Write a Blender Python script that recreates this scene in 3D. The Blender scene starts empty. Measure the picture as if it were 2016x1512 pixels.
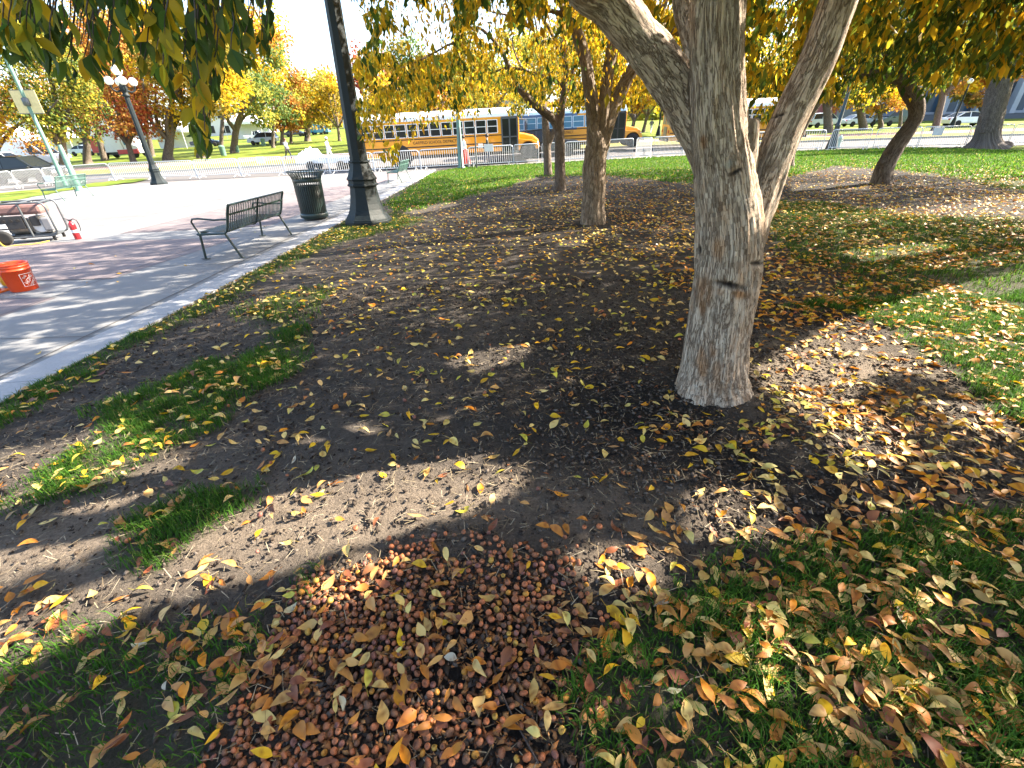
import bpy, math, random
import numpy as np
from mathutils import Matrix, Vector
R = math.radians
scene = bpy.context.scene
COL = scene.collection
rng = np.random.default_rng(11)
random.seed(7)

# ------------------------------------------------------------------ camera
CX, CY, F, EYE = 1008., 756., 860., 1.6
VPX, VPY = 1030., 2270.
ROLL = math.atan2(VPX-CX, VPY-CY); PITCH = math.atan2(F, math.hypot(VPX-CX, VPY-CY))
cr, sr, cp, sp_ = math.cos(ROLL), math.sin(ROLL), math.cos(PITCH), math.sin(PITCH)
cam = bpy.data.objects.new('camera', bpy.data.cameras.new('camera')); COL.objects.link(cam)
cam.data.sensor_width = 36; cam.data.lens = F/2016*36; cam.data.clip_start = .05; cam.data.clip_end = 2000
right = Vector((1, 0, 0)); down = Vector((0, -sp_, -cp)); fwd = Vector((0, cp, -sp_))
cxv = cr*right+sr*down; cdn = -sr*right+cr*down
M3 = Matrix((cxv, -cdn, -fwd)).transposed()
cam.matrix_world = Matrix.Translation((0, 0, EYE)) @ M3.to_4x4()
scene.camera = cam

# ------------------------------------------------------------------ light
SUN_EL, SUN_AZ = R(37), R(16)         # azimuth measured from +X towards +Y
S = np.array([math.cos(SUN_EL)*math.cos(SUN_AZ), math.cos(SUN_EL)*math.sin(SUN_AZ), math.sin(SUN_EL)])
sun = bpy.data.objects.new('sun', bpy.data.lights.new('sun', 'SUN')); COL.objects.link(sun)
sun.data.energy = 5.0; sun.data.angle = R(.55); sun.data.color = (1, .90, .75)
sun.rotation_euler = Vector(S).to_track_quat('Z', 'Y').to_euler(); sun.location = (20, 10, 20)
w = bpy.data.worlds.new('World'); scene.world = w; w.use_nodes = True
nt = w.node_tree
sky = nt.nodes.new('ShaderNodeTexSky'); sky.sky_type = 'NISHITA'; sky.sun_disc = False
sky.sun_elevation = SUN_EL; sky.sun_rotation = R(90)-SUN_AZ; sky.air_density = 1.0; sky.dust_density = 2.2; sky.ozone_density = 1.0
hs_ = nt.nodes.new('ShaderNodeHueSaturation'); hs_.inputs['Saturation'].default_value = 1.0
nt.links.new(sky.outputs[0], hs_.inputs['Color']); nt.links.new(hs_.outputs[0], nt.nodes['Background'].inputs[0]); nt.nodes['Background'].inputs[1].default_value = .105
scene.view_settings.view_transform = 'Standard'; scene.view_settings.look = 'None'
scene.view_settings.exposure = 2.6; scene.view_settings.gamma = 1
scene.cycles.max_bounces = 6; scene.cycles.transparent_max_bounces = 8; scene.cycles.use_denoising = True

# ------------------------------------------------------------------ geometry of the place
def ss(a, b, x):
    t = np.clip((np.asarray(x, float)-a)/(b-a), 0, 1); return t*t*(3-2*t)
def gz(x, y):
    x = np.asarray(x, float); y = np.asarray(y, float)
    return .035*x-.02*np.maximum(0, x-14)+.045*np.maximum(0, y-32)*(1-.35*ss(5, 20, x))
def ray(px, py):
    x = (np.asarray(px, float)-CX)/F; y = (np.asarray(py, float)-CY)/F
    dx = x*cr-y*sr; dy = x*sr+y*cr
    return np.stack([dx, cp-dy*sp_, -sp_-dy*cp], -1)
def at(px, py, Y):
    r = ray(px, py); return np.array([0, 0, EYE])+r*(Y/r[..., 1:2] if r.ndim > 1 else Y/r[1])
def G(px, py):
    """where the line of sight through a photo pixel meets the terrain (vectorised)"""
    r = ray(px, py); sh = r.shape[:-1]; r = r.reshape(-1, 3)
    Ys = np.concatenate([np.arange(.3, 12, .1), np.arange(12, 60, .4), np.arange(60, 300, 3)])
    out = np.zeros_like(r)
    t = Ys[None]/r[:, 1:2]
    f = EYE+r[:, 2:3]*t-gz(r[:, 0:1]*t, r[:, 1:2]*t)
    k = np.argmax(f < 0, 1); k = np.where((f < 0).any(1), np.maximum(k, 1), len(Ys)-1)
    i = np.arange(len(r)); f0, f1 = f[i, k-1], f[i, k]; a = np.clip(f0/(f0-f1+1e-12), 0, 1)
    tt = t[i, k-1]*(1-a)+t[i, k]*a
    out = np.array([0, 0, EYE])+r*tt[:, None]
    return out.reshape(sh+(3,))
def depth(p): return p[..., 1]*cp-(p[..., 2]-EYE)*sp_
def proj(p):
    d = depth(p); dy = -p[..., 1]*sp_-(p[..., 2]-EYE)*cp
    d_ = np.where(np.abs(d) < 1e-4, 1e-4, d); u, v = p[..., 0]/d_, dy/d_
    return (u*cr+v*sr)*F+CX, (-u*sr+v*cr)*F+CY, d
def inpoly(x, y, poly):
    poly = np.asarray(poly, float); ins = np.zeros(np.shape(x), bool); j = len(poly)-1
    for i in range(len(poly)):
        xi, yi = poly[i]; xj, yj = poly[j]
        c = ((yi > y) != (yj > y)) & (x < (xj-xi)*(y-yi)/(yj-yi+1e-12)+xi); ins ^= c; j = i
    return ins
def gpoly(px): return G(*np.array(px, float).T)[:, :2]
def hash3(i, j, k, s):
    n = (i*374761393+j*668265263+k*2147483647*3+s*974711) & 0x7fffffff
    n = ((n ^ (n >> 13))*1274126177) & 0x7fffffff
    return ((n ^ (n >> 16)) & 0xffff)/65535.
def vnoise(p, s=0):
    p = np.asarray(p, float); q = np.floor(p).astype(np.int64); f = p-q; f = f*f*(3-2*f); o = 0
    for a in (0, 1):
        for b in (0, 1):
            for c in (0, 1):
                wgt = (f[..., 0] if a else 1-f[..., 0])*(f[..., 1] if b else 1-f[..., 1])*(f[..., 2] if c else 1-f[..., 2])
                o = o+wgt*hash3(q[..., 0]+a, q[..., 1]+b, q[..., 2]+c, s)
    return o
def fbm(p, o=3, s=0):
    p = np.asarray(p, float); r = 0; a = .5; t = 0
    for k in range(o): r = r+a*vnoise(p*2**k, s+k); t += a; a *= .5
    return r/t
def v2(x, y, k=1.): return np.stack([np.asarray(x)*k, np.asarray(y)*k, np.zeros(np.shape(x))], -1)

# ------------------------------------------------------------------ materials
def mat(name, c, rough=.6, metal=0., var=.12, scale=6., bump=0., bscale=40., spec=.5, stretch=None, c2=None, emit=0, vc=False, trans=0., coat=0.):
    m = bpy.data.materials.new(name); m.use_nodes = True; n = m.node_tree.nodes; l = m.node_tree.links
    b = n['Principled BSDF']; b.inputs['Roughness'].default_value = rough; b.inputs['Metallic'].default_value = metal
    b.inputs['Specular IOR Level'].default_value = spec; b.inputs['Coat Weight'].default_value = coat
    tc = n.new('ShaderNodeTexCoord'); src = tc.outputs['Object']
    if stretch:
        mp = n.new('ShaderNodeMapping'); mp.inputs['Scale'].default_value = stretch; l.new(src, mp.inputs[0]); src = mp.outputs[0]
    no = n.new('ShaderNodeTexNoise'); no.inputs['Scale'].default_value = scale; no.inputs['Detail'].default_value = 6; no.inputs['Roughness'].default_value = .65; l.new(src, no.inputs['Vector'])
    mx = n.new('ShaderNodeMix'); mx.data_type = 'RGBA'
    rp = n.new('ShaderNodeMapRange'); rp.inputs[1].default_value = .3; rp.inputs[2].default_value = .7; l.new(no.outputs['Fac'], rp.inputs[0]); l.new(rp.outputs[0], mx.inputs['Factor'])
    if vc:
        at_ = n.new('ShaderNodeAttribute'); at_.attribute_name = 'Col'
        hs = n.new('ShaderNodeHueSaturation'); l.new(at_.outputs['Color'], hs.inputs['Color']); hs.inputs['Value'].default_value = 1-var
        l.new(hs.outputs[0], mx.inputs['A']); l.new(at_.outputs['Color'], mx.inputs['B'])
    else:
        c = np.array(c); ca = c*(1-var); cb = np.array(c2) if c2 is not None else np.clip(c*(1+var), 0, .95)
        mx.inputs['A'].default_value = (*ca, 1); mx.inputs['B'].default_value = (*cb, 1)
    l.new(mx.outputs['Result'], b.inputs['Base Color'])
    rr = n.new('ShaderNodeMapRange'); rr.inputs[3].default_value = max(.02, rough-.1); rr.inputs[4].default_value = min(1, rough+.1); l.new(no.outputs['Fac'], rr.inputs[0]); l.new(rr.outputs[0], b.inputs['Roughness'])
    if bump:
        n2 = n.new('ShaderNodeTexNoise'); n2.inputs['Scale'].default_value = bscale; n2.inputs['Detail'].default_value = 5; l.new(src, n2.inputs['Vector'])
        bp = n.new('ShaderNodeBump'); bp.inputs['Strength'].default_value = bump; bp.inputs['Distance'].default_value = .02; l.new(n2.outputs['Fac'], bp.inputs['Height']); l.new(bp.outputs[0], b.inputs['Normal'])
    if trans:
        tr = n.new('ShaderNodeBsdfTranslucent'); l.new(mx.outputs['Result'], tr.inputs[0])
        ms = n.new('ShaderNodeMixShader'); ms.inputs[0].default_value = trans
        l.new(b.outputs[0], ms.inputs[1]); l.new(tr.outputs[0], ms.inputs[2]); l.new(ms.outputs[0], n['Material Output'].inputs[0])
    if emit:
        b.inputs['Emission Color'].default_value = (*c, 1); b.inputs['Emission Strength'].default_value = emit
    return m
def glass(name, c=(.012, .015, .017), rough=.15):
    return mat(name, c, rough, 0, .1, 1., spec=.35)

M = dict(
 green_paint=mat('dark_green_paint', (.012, .028, .026), .38, 0, .25, 9, .12, 90, coat=.2),
 lamp_paint=mat('blue_green_cast_iron_paint', (.004, .011, .013), .6, 0, .4, 5, .2, 60, c2=(.007, .014, .016), spec=.35),
 green_pole=mat('weathered_green_paint', (.10, .19, .15), .5, 0, .2, 7),
 pale_green=mat('lighter_green_paint', (.05, .11, .09), .45, 0, .2, 8),  # lighter copy of the bench green for the two far benches
 liner=mat('black_liner', (.008, .009, .009), .6),
 globe=mat('milk_glass_globe', (.85, .84, .78), .25, 0, .03, 3),
 galv=mat('galvanised_steel', (.62, .63, .64), .45, .25, .12, 20),
 galv_dark=mat('dull_grey_steel', (.10, .11, .12), .5, .5, .15, 20),
 red=mat('red_gloss_paint', (.42, .012, .018), .3, 0, .1, 5, coat=.3),
 orange=mat('orange_plastic', (.72, .07, .012), .42, 0, .08, 4, coat=.1),
 orange2=mat('safety_orange_plastic', (.8, .16, .02), .5), yellow=mat('yellow_plastic', (.72, .47, .03), .45),
 white=mat('white_paint', (.78, .78, .77), .45, 0, .04, 3), offwhite=mat('white_canvas', (.74, .74, .73), .85, 0, .05, 2, .2, 8),
 black=mat('black_rubber', (.012, .012, .012), .8, 0, .2, 30), dark=mat('black_plastic', (.02, .02, .022), .5),
 rim=mat('wheel_rim', (.3, .3, .31), .35, .8), grey=mat('grey_paint', (.2, .2, .21), .45),
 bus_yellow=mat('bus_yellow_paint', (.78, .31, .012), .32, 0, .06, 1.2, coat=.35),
 bus_shaded=mat('bus_yellow_shaded_paint', (.62, .27, .03), .4, 0, .08, 1.5, coat=.2),  # darker yellow for the farther buses, their shade put into the colour
 bus_blue=mat('blue_bus_paint', (.05, .11, .22), .4), pale_blue=mat('pale_blue_roof', (.45, .6, .7), .4),
 win=glass('dark_window_glass'), win_blue=glass('blue_window_glass', (.08, .2, .3), .08),
 win_grey=mat('frosted_grey_glass', (.12, .12, .10), .3), light_amber=mat('amber_lens', (.6, .2, .02), .3), light_red=mat('red_lens', (.4, .02, .02), .3), lens=mat('clear_lens', (.7, .7, .7), .2),
 chrome=mat('bright_metal', (.6, .6, .6), .25, .9), banner=mat('cream_banner_cloth', (.62, .5, .26), .8), plate=mat('white_sign_plate', (.7, .7, .7), .6),
 steel_post=mat('dark_steel_post', (.045, .055, .055), .5, .3),
 ink=mat('black_lettering', (.015, .012, .01), .6), tank=mat('muted_red_tank_paint', (.20, .11, .10), .5), cable=mat('yellow_cable', (.8, .5, .04), .5),  # tank is one even muted red-brown
 engine=mat('cast_aluminium', (.35, .33, .3), .5, .5, .3, 20), hydrant=mat('pale_green_paint', (.45, .6, .5), .5),
 skin=mat('skin', (.42, .25, .17), .55), hair=mat('dark_hair', (.03, .02, .015), .6), hair_red=mat('auburn_hair', (.12, .045, .02), .6),
)

# ------------------------------------------------------------------ mesh helpers
def tag(o, label=None, cat=None, group=None, kind=None):
    if label: o['label'] = label
    if cat: o['category'] = cat
    if group: o['group'] = group
    if kind: o['kind'] = kind
    return o
def empty(name, loc, rz=0., label=None, cat=None, group=None, up=None):
    o = bpy.data.objects.new(name, None); COL.objects.link(o); o.empty_display_size = .3
    if up is None: o.location = loc; o.rotation_euler = (0, 0, rz)
    else:
        u = Vector(up).normalized(); x = Vector((math.cos(rz), math.sin(rz), 0)); x = (x-u*x.dot(u)).normalized(); y = u.cross(x)
        o.matrix_world = Matrix.Translation(loc) @ Matrix((x, y, u)).transposed().to_4x4()
    return tag(o, label, cat, group)
def gup(x, y):
    e = .5; return (float(gz(x-e, y)-gz(x+e, y)), float(gz(x, y-e)-gz(x, y+e)), 2*e)
def link(name, me, mats, parent=None):
    for m in (mats if isinstance(mats, (list, tuple)) else [mats]): me.materials.append(m)
    o = bpy.data.objects.new(name, me); COL.objects.link(o)
    if parent is not None: o.parent = parent
    return o
def npmesh(name, V, Fc, mats, parent=None, cols=None, smooth=False, midx=None):
    V = np.asarray(V, np.float32); Fc = np.asarray(Fc, np.int32); k = Fc.shape[1]
    me = bpy.data.meshes.new(name); me.vertices.add(len(V)); me.vertices.foreach_set('co', V.ravel())
    me.loops.add(Fc.size); me.loops.foreach_set('vertex_index', Fc.ravel())
    me.polygons.add(len(Fc)); me.polygons.foreach_set('loop_start', np.arange(0, Fc.size, k, dtype=np.int32))
    if midx is not None: me.polygons.foreach_set('material_index', np.asarray(midx, np.int32))
    if smooth: me.polygons.foreach_set('use_smooth', np.ones(len(Fc), bool))
    me.update(calc_edges=True)
    if cols is not None:
        a = me.color_attributes.new('Col', 'FLOAT_COLOR', 'POINT'); c = np.ones((len(V), 4), np.float32); c[:, :3] = cols; a.data.foreach_set('color', c.ravel())
    return link(name, me, mats, parent)
class MB:
    """collects simple solids and links them as ONE mesh object"""
    def __init__(s): s.v = []; s.f = []; s.sm = []
    def add(s, V, Fs, smooth=False, m=None):
        o = len(s.v); s.v += [tuple((m @ Vector(p)) if m else p) for p in V]; s.f += [tuple(i+o for i in f) for f in Fs]; s.sm += [smooth]*len(Fs); return s
    def box(s, a, b, m=None):
        x0, y0, z0 = a; x1, y1, z1 = b
        V = [(x0, y0, z0), (x1, y0, z0), (x1, y1, z0), (x0, y1, z0), (x0, y0, z1), (x1, y0, z1), (x1, y1, z1), (x0, y1, z1)]
        return s.add(V, [(3, 2, 1, 0), (4, 5, 6, 7), (0, 1, 5, 4), (1, 2, 6, 5), (2, 3, 7, 6), (3, 0, 4, 7)], m=m)
    def lathe(s, prof, n=24, c=(0, 0), smooth=True, cap=True, ph=0., m=None):
        V = [(c[0]+r*math.cos(2*math.pi*i/n+ph), c[1]+r*math.sin(2*math.pi*i/n+ph), z) for r, z in prof for i in range(n)]; Fs = []
        for k in range(len(prof)-1):
            for i in range(n):
                j = (i+1) % n; Fs.append((k*n+i, k*n+j, (k+1)*n+j, (k+1)*n+i))
        s.add(V, Fs, smooth, m)
        if cap:
            s.add(V[:n], [tuple(range(n-1, -1, -1))], m=m); s.add(V[-n:], [tuple(range(n))], m=m)
        return s
    def tube(s, pts, r, n=8, closed=False, cap=True, smooth=True):
        pts = [Vector(p) for p in pts]; N = len(pts); rs = r if isinstance(r, (list, tuple, np.ndarray)) else [r]*N
        V = []; prev = None
        for i, p in enumerate(pts):
            a = pts[(i-1) % N] if (closed or i > 0) else p; b = pts[(i+1) % N] if (closed or i < N-1) else p
            t = (b-a).normalized()
            if prev is None: u = t.orthogonal().normalized()
            else: u = (prev-t*prev.dot(t)).normalized()
            prev = u; v = t.cross(u)
            V += [tuple(p+(u*math.cos(2*math.pi*k/n)+v*math.sin(2*math.pi*k/n))*rs[i]) for k in range(n)]
        Fs = []
        for i in range(N if closed else N-1):
            j = (i+1) % N
            for k in range(n): Fs.append((i*n+k, i*n+(k+1) % n, j*n+(k+1) % n, j*n+k))
        s.add(V, Fs, smooth)
        if cap and not closed: s.add(V[:n], [tuple(range(n-1, -1, -1))]); s.add(V[-n:], [tuple(range(n))])
        return s
    def bar(s, a, b, w_, h, up=(0, 0, 1)):
        a = Vector(a); b = Vector(b); t = (b-a).normalized(); u = Vector(up); x = t.cross(u)
        x = x.normalized() if x.length > 1e-4 else t.orthogonal().normalized(); u = x.cross(t)
        V = [tuple(p+x*sx*w_/2+u*su*h/2) for p in (a, b) for sx, su in ((-1, -1), (1, -1), (1, 1), (-1, 1))]
        return s.add(V, [(3, 2, 1, 0), (4, 5, 6, 7), (0, 1, 5, 4), (1, 2, 6, 5), (2, 3, 7, 6), (3, 0, 4, 7)])
    def prism(s, poly, y0, y1, smooth=False, m=None):
        n = len(poly); V = [(x, y0, z) for x, z in poly]+[(x, y1, z) for x, z in poly]
        return s.add(V, [tuple(range(n)), tuple(range(2*n-1, n-1, -1))]+[(i, i+n, (i+1) % n+n, (i+1) % n) for i in range(n)], smooth, m)
    def sphere(s, c, r, n=16, k=10, sc=(1, 1, 1)):
        V = [(c[0]+r*sc[0]*math.sin(math.pi*i/k)*math.cos(2*math.pi*j/n), c[1]+r*sc[1]*math.sin(math.pi*i/k)*math.sin(2*math.pi*j/n), c[2]+r*sc[2]*math.cos(math.pi*i/k)) for i in range(k+1) for j in range(n)]
        return s.add(V, [(i*n+j, (i+1)*n+j, (i+1)*n+(j+1) % n, i*n+(j+1) % n) for i in range(k) for j in range(n)], True)
    def build(s, name, m, parent=None, bevel=0.):
        me = bpy.data.meshes.new(name); me.from_pydata(s.v, [], s.f); me.polygons.foreach_set('use_smooth', s.sm); me.update()
        o = link(name, me, m, parent)
        if bevel:
            b = o.modifiers.new('Bevel', 'BEVEL'); b.width = bevel; b.segments = 2; b.limit_method = 'ANGLE'; b.angle_limit = R(50)
        return o
def copy_tree(o, parent=None):
    c = o.copy(); COL.objects.link(c)
    if parent is not None: c.parent = parent; c.matrix_parent_inverse = o.matrix_parent_inverse
    for ch in list(o.children): copy_tree(ch, c)
    return c
def text_mesh(txt, size, name, m, parent, matrix, extrude=.002, wrap=None, sx=1.):
    cu = bpy.data.curves.new(name, 'FONT'); cu.body = txt; cu.size = size; cu.align_x = 'CENTER'; cu.align_y = 'CENTER'; cu.extrude = extrude
    to = bpy.data.objects.new(name, cu); COL.objects.link(to); dg = bpy.context.evaluated_depsgraph_get()
    me = bpy.data.meshes.new_from_object(to.evaluated_get(dg)); COL.objects.unlink(to); bpy.data.objects.remove(to)
    for v in me.vertices:
        p = v.co.copy(); p.x *= sx; v.co = wrap(p) if wrap else (matrix @ p)
    o = link(name, me, m, parent); return o
def smoothpath(P, n):
    """Catmull-Rom resample of rows (x,y,z,r)"""
    P = np.asarray(P, float); P = np.vstack([2*P[0]-P[1], P, 2*P[-1]-P[-2]]); out = []
    for i in range(1, len(P)-2):
        for t in np.linspace(0, 1, n, endpoint=False):
            a, b, c, d = P[i-1], P[i], P[i+1], P[i+2]
            out.append(.5*((2*b)+(-a+c)*t+(2*a-5*b+4*c-d)*t*t+(-a+3*b-3*c+d)*t**3))
    out.append(P[-2]); return np.array(out)

# ------------------------------------------------------------------ setting: terrain, plaza, kerb, road
GRASS = [gpoly(p) for p in (
 [(-60, 838), (0, 788), (200, 688), (420, 573), (600, 478), (692, 426), (712, 446), (620, 494), (500, 558), (420, 613), (340, 646), (250, 692), (150, 755), (60, 805), (-60, 870)],
 [(620, 472), (690, 436), (770, 420), (835, 428), (800, 447), (720, 464), (640, 488), (560, 524), (540, 522)],
 [(480, 600), (600, 566), (668, 568), (640, 602), (590, 640), (598, 700), (545, 745), (480, 795), (400, 855), (330, 875), (250, 935), (150, 990), (50, 1000), (80, 930), (180, 860), (195, 800), (300, 760), (400, 720), (500, 690), (560, 645), (468, 622)],
 [(240, 1030), (380, 970), (480, 965), (510, 985), (440, 1015), (350, 1065), (310, 1115), (255, 1125), (220, 1070)],
 [(-400, 1380), (0, 1310), (100, 1235), (300, 1235), (420, 1195), (505, 1195), (500, 1330), (440, 1400), (415, 1540), (400, 1800), (-600, 1800)],
 [(560, 1130), (600, 1120), (620, 1165), (575, 1190)],
 [(1150, 1540), (1110, 1330), (1200, 1240), (1330, 1180), (1480, 1110), (1560, 1075), (1680, 1050), (1800, 1010), (1900, 990), (2200, 960), (2600, 1600), (1160, 1800)],
 [(1560, 610), (1700, 545), (1560, 505), (1500, 440), (1520, 395), (1640, 400), (1800, 425), (2200, 440), (2200, 880), (1960, 810), (1880, 740), (1760, 650), (1650, 610)],
 [(755, 405), (850, 341), (905, 330), (1060, 320), (1360, 306), (1700, 289.5), (2200, 270), (2200, 400), (2016, 375), (1850, 345), (1770, 335), (1640, 326), (1540, 350), (1360, 362), (1200, 346), (1060, 347), (985, 372), (880, 398), (790, 418)])]
def grassmask(x, y, warp=.16):
    r = 0
    for k in range(4):
        n = fbm(v2(x, y, 2.2), 3, 50+k*7)-.5; n2 = fbm(v2(x, y, 2.2), 3, 90+k*7)-.5
        a = warp*(1+.25*np.minimum(y, 12))*1.5
        xx = x+n*a; yy = y+n2*a; m = np.zeros(np.shape(x), bool)
        for g in GRASS: m |= inpoly(xx, yy, g)
        r = r+m*np.where((xx < .1) & (yy < 1.25), .6, 1)
    return r/4.
def kerb_x(y): return np.interp(y, [-4, 2.9, 5.55, 11.7, 24.5, 31], [-3.75, -3.92, -3.87, -4.02, -4.25, -4.5])
def grid(xs, ys):
    X, Y = np.meshgrid(xs, ys); nx, ny = len(xs), len(ys); i = np.arange(nx*ny).reshape(ny, nx)
    Fq = np.stack([i[:-1, :-1], i[:-1, 1:], i[1:, 1:], i[1:, :-1]], -1).reshape(-1, 4); return X.ravel(), Y.ravel(), Fq

def ground_material():
    m = bpy.data.materials.new('soil_and_turf'); m.use_nodes = True; n = m.node_tree.nodes; l = m.node_tree.links; b = n['Principled BSDF']
    b.inputs['Roughness'].default_value = .95; b.inputs['Specular IOR Level'].default_value = .2
    tc = n.new('ShaderNodeTexCoord')
    def noise(sc, det=6, ro=.65):
        a = n.new('ShaderNodeTexNoise'); a.inputs['Scale'].default_value = sc; a.inputs['Detail'].default_value = det; a.inputs['Roughness'].default_value = ro; l.new(tc.outputs['Object'], a.inputs['Vector']); return a
    def mix(fac, A, B):
        x = n.new('ShaderNodeMix'); x.data_type = 'RGBA'
        for s, v in (('Factor', fac), ('A', A), ('B', B)):
            if isinstance(v, tuple): x.inputs[s].default_value = (*v, 1)
            elif isinstance(v, float): x.inputs[s].default_value = v
            else: l.new(v, x.inputs[s])
        return x.outputs['Result']
    def rng_(v, a, c, lo=0., hi=1.):
        x = n.new('ShaderNodeMapRange'); x.inputs[1].default_value = a; x.inputs[2].default_value = c; x.inputs[3].default_value = lo; x.inputs[4].default_value = hi; l.new(v, x.inputs[0]); return x.outputs[0]
    n1, n2, n3, n4 = noise(1.4, 8, .7), noise(8, 8, .72), noise(62, 8, .78), noise(230, 3)
    at_ = n.new('ShaderNodeAttribute'); at_.attribute_name = 'Col'; sep = n.new('ShaderNodeSeparateColor'); l.new(at_.outputs['Color'], sep.inputs[0])
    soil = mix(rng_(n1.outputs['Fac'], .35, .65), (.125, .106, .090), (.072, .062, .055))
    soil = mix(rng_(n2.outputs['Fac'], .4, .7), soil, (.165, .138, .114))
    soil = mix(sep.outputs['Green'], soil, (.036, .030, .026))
    soil = mix(sep.outputs['Blue'], soil, (.31, .245, .185))  # blue channel: sunlit tone painted into the soil
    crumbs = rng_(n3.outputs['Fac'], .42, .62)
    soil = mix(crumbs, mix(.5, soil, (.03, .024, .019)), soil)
    spk = rng_(n4.outputs['Fac'], .66, .74); soil = mix(spk, soil, (.28, .24, .19))
    turf = mix(rng_(n2.outputs['Fac'], .3, .7), (.042, .062, .018), (.065, .095, .022))
    turf = mix(rng_(n3.outputs['Fac'], .42, .66, 0, .9), turf, (.085, .062, .04))
    l.new(mix(sep.outputs['Red'], soil, turf), b.inputs['Base Color'])
    bp = n.new('ShaderNodeBump'); bp.inputs['Strength'].default_value = 1.; bp.inputs['Distance'].default_value = .045
    ad = n.new('ShaderNodeMath'); ad.operation = 'MULTIPLY_ADD'; ad.inputs[1].default_value = .45; l.new(n4.outputs['Fac'], ad.inputs[0]); l.new(n3.outputs['Fac'], ad.inputs[2]); l.new(ad.outputs[0], bp.inputs['Height']); l.new(bp.outputs[0], b.inputs['Normal'])
    return m
GROUND_M = ground_material()
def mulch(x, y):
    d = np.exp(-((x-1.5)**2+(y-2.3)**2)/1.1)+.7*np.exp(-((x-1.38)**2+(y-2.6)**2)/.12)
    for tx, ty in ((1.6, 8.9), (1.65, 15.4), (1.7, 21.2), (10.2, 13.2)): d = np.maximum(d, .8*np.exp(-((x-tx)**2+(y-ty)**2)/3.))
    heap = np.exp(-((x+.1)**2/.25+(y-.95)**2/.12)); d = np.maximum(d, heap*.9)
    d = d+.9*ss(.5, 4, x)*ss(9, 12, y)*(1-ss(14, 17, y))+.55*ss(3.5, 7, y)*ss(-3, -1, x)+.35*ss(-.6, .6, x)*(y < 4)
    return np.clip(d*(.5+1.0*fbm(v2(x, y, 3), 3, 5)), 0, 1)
def sunlit_soil(x, y):  # paler soil along the sun bands, sunlight put into the colour
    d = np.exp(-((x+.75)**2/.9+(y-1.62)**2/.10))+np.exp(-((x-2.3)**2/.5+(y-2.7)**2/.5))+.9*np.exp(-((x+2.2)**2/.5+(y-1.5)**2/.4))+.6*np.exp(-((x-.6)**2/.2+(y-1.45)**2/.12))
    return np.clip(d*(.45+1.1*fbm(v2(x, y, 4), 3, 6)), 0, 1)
# one terrain: near lawn sheet, then the far lawn (they butt at y=30)
xs = np.concatenate([np.arange(-4.6, 5, .07), np.arange(5, 26, .22)]); ys = np.concatenate([np.arange(-3, 5, .07), np.arange(5, 31.05, .15)])
X, Y, Fq = grid(xs, ys)
X = np.where(X < -4.55, kerb_x(Y)-.05, np.maximum(X, kerb_x(Y)-.05))
gm = grassmask(X, Y)
Z = gz(X, Y)+.05*(fbm(v2(X, Y, 1.3), 2, 3)-.5)*np.exp(-np.maximum(Y, 0)/9)+.030*(fbm(v2(X, Y, 7), 3, 8)-.5)*(Y < 7)+.01*gm-.012+.055*np.exp(-((X-1.38)**2+(Y-2.6)**2)/.10)+.05*np.exp(-((X-1.62)**2+(Y-9.05)**2)/.2)
g = npmesh('lawn', np.stack([X, Y, Z], -1), Fq, GROUND_M, None, np.stack([gm*np.interp(Y, [3.5, 8], [.45, 1]), mulch(X, Y)*(1-gm*np.interp(Y, [3.5, 8], [.55, 1])), sunlit_soil(X, Y)*(1-gm)], -1), True); tag(g, kind='structure')
def sheet(name, xs, ys, dz, m, shape=None, col=None):
    X, Y, Fq = grid(xs, ys)
    if shape: X, Y = shape(X, Y)
    o = npmesh(name, np.stack([X, Y, gz(X, Y)+dz], -1), Fq, m, None, None if col is None else np.tile(col, (len(X), 1)), True); return tag(o, kind='structure')
allx = np.concatenate([np.arange(-700, -60, 80), np.arange(-60, 64, 2), np.arange(64, 700, 80)])
sheet('terrain', allx, np.concatenate([[-400, -100, -20], np.arange(-10, 32, 3), np.arange(32, 120, 2), [150, 200, 300, 400, 600]]), -.06, mat('far_turf', (.075, .14, .018), .95, 0, .3, .5, .5, 30, spec=.1, c2=(.19, .21, .03)))
conc = mat('concrete_paving', (.192, .190, .188), .85, 0, .12, 1.4, .25, 140, spec=.3)
redc = mat('red_brick_paving', (.168, .138, .137), .85, 0, .16, 2.0, .3, 60, spec=.3)
joint = mat('paving_joint', (.07, .062, .055), .95)
gran = mat('pale_granite', (.30, .296, .30), .7, 0, .14, 60, .1, 200, spec=.3)
asph = mat('pale_asphalt', (.105, .098, .095), .9, 0, .12, 3, .3, 120, spec=.25)
pathm = mat('brick_path', (.21, .11, .085), .9, 0, .2, 4)
GW = .40
def plz(X, Y): 
    t = (X+44)/40.; return -44+t*(kerb_x(Y)-GW+44), Y
sheet('plaza', np.linspace(-44, -4, 40), np.arange(-3, 31.2, .6), 0., conc, plz)
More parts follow.
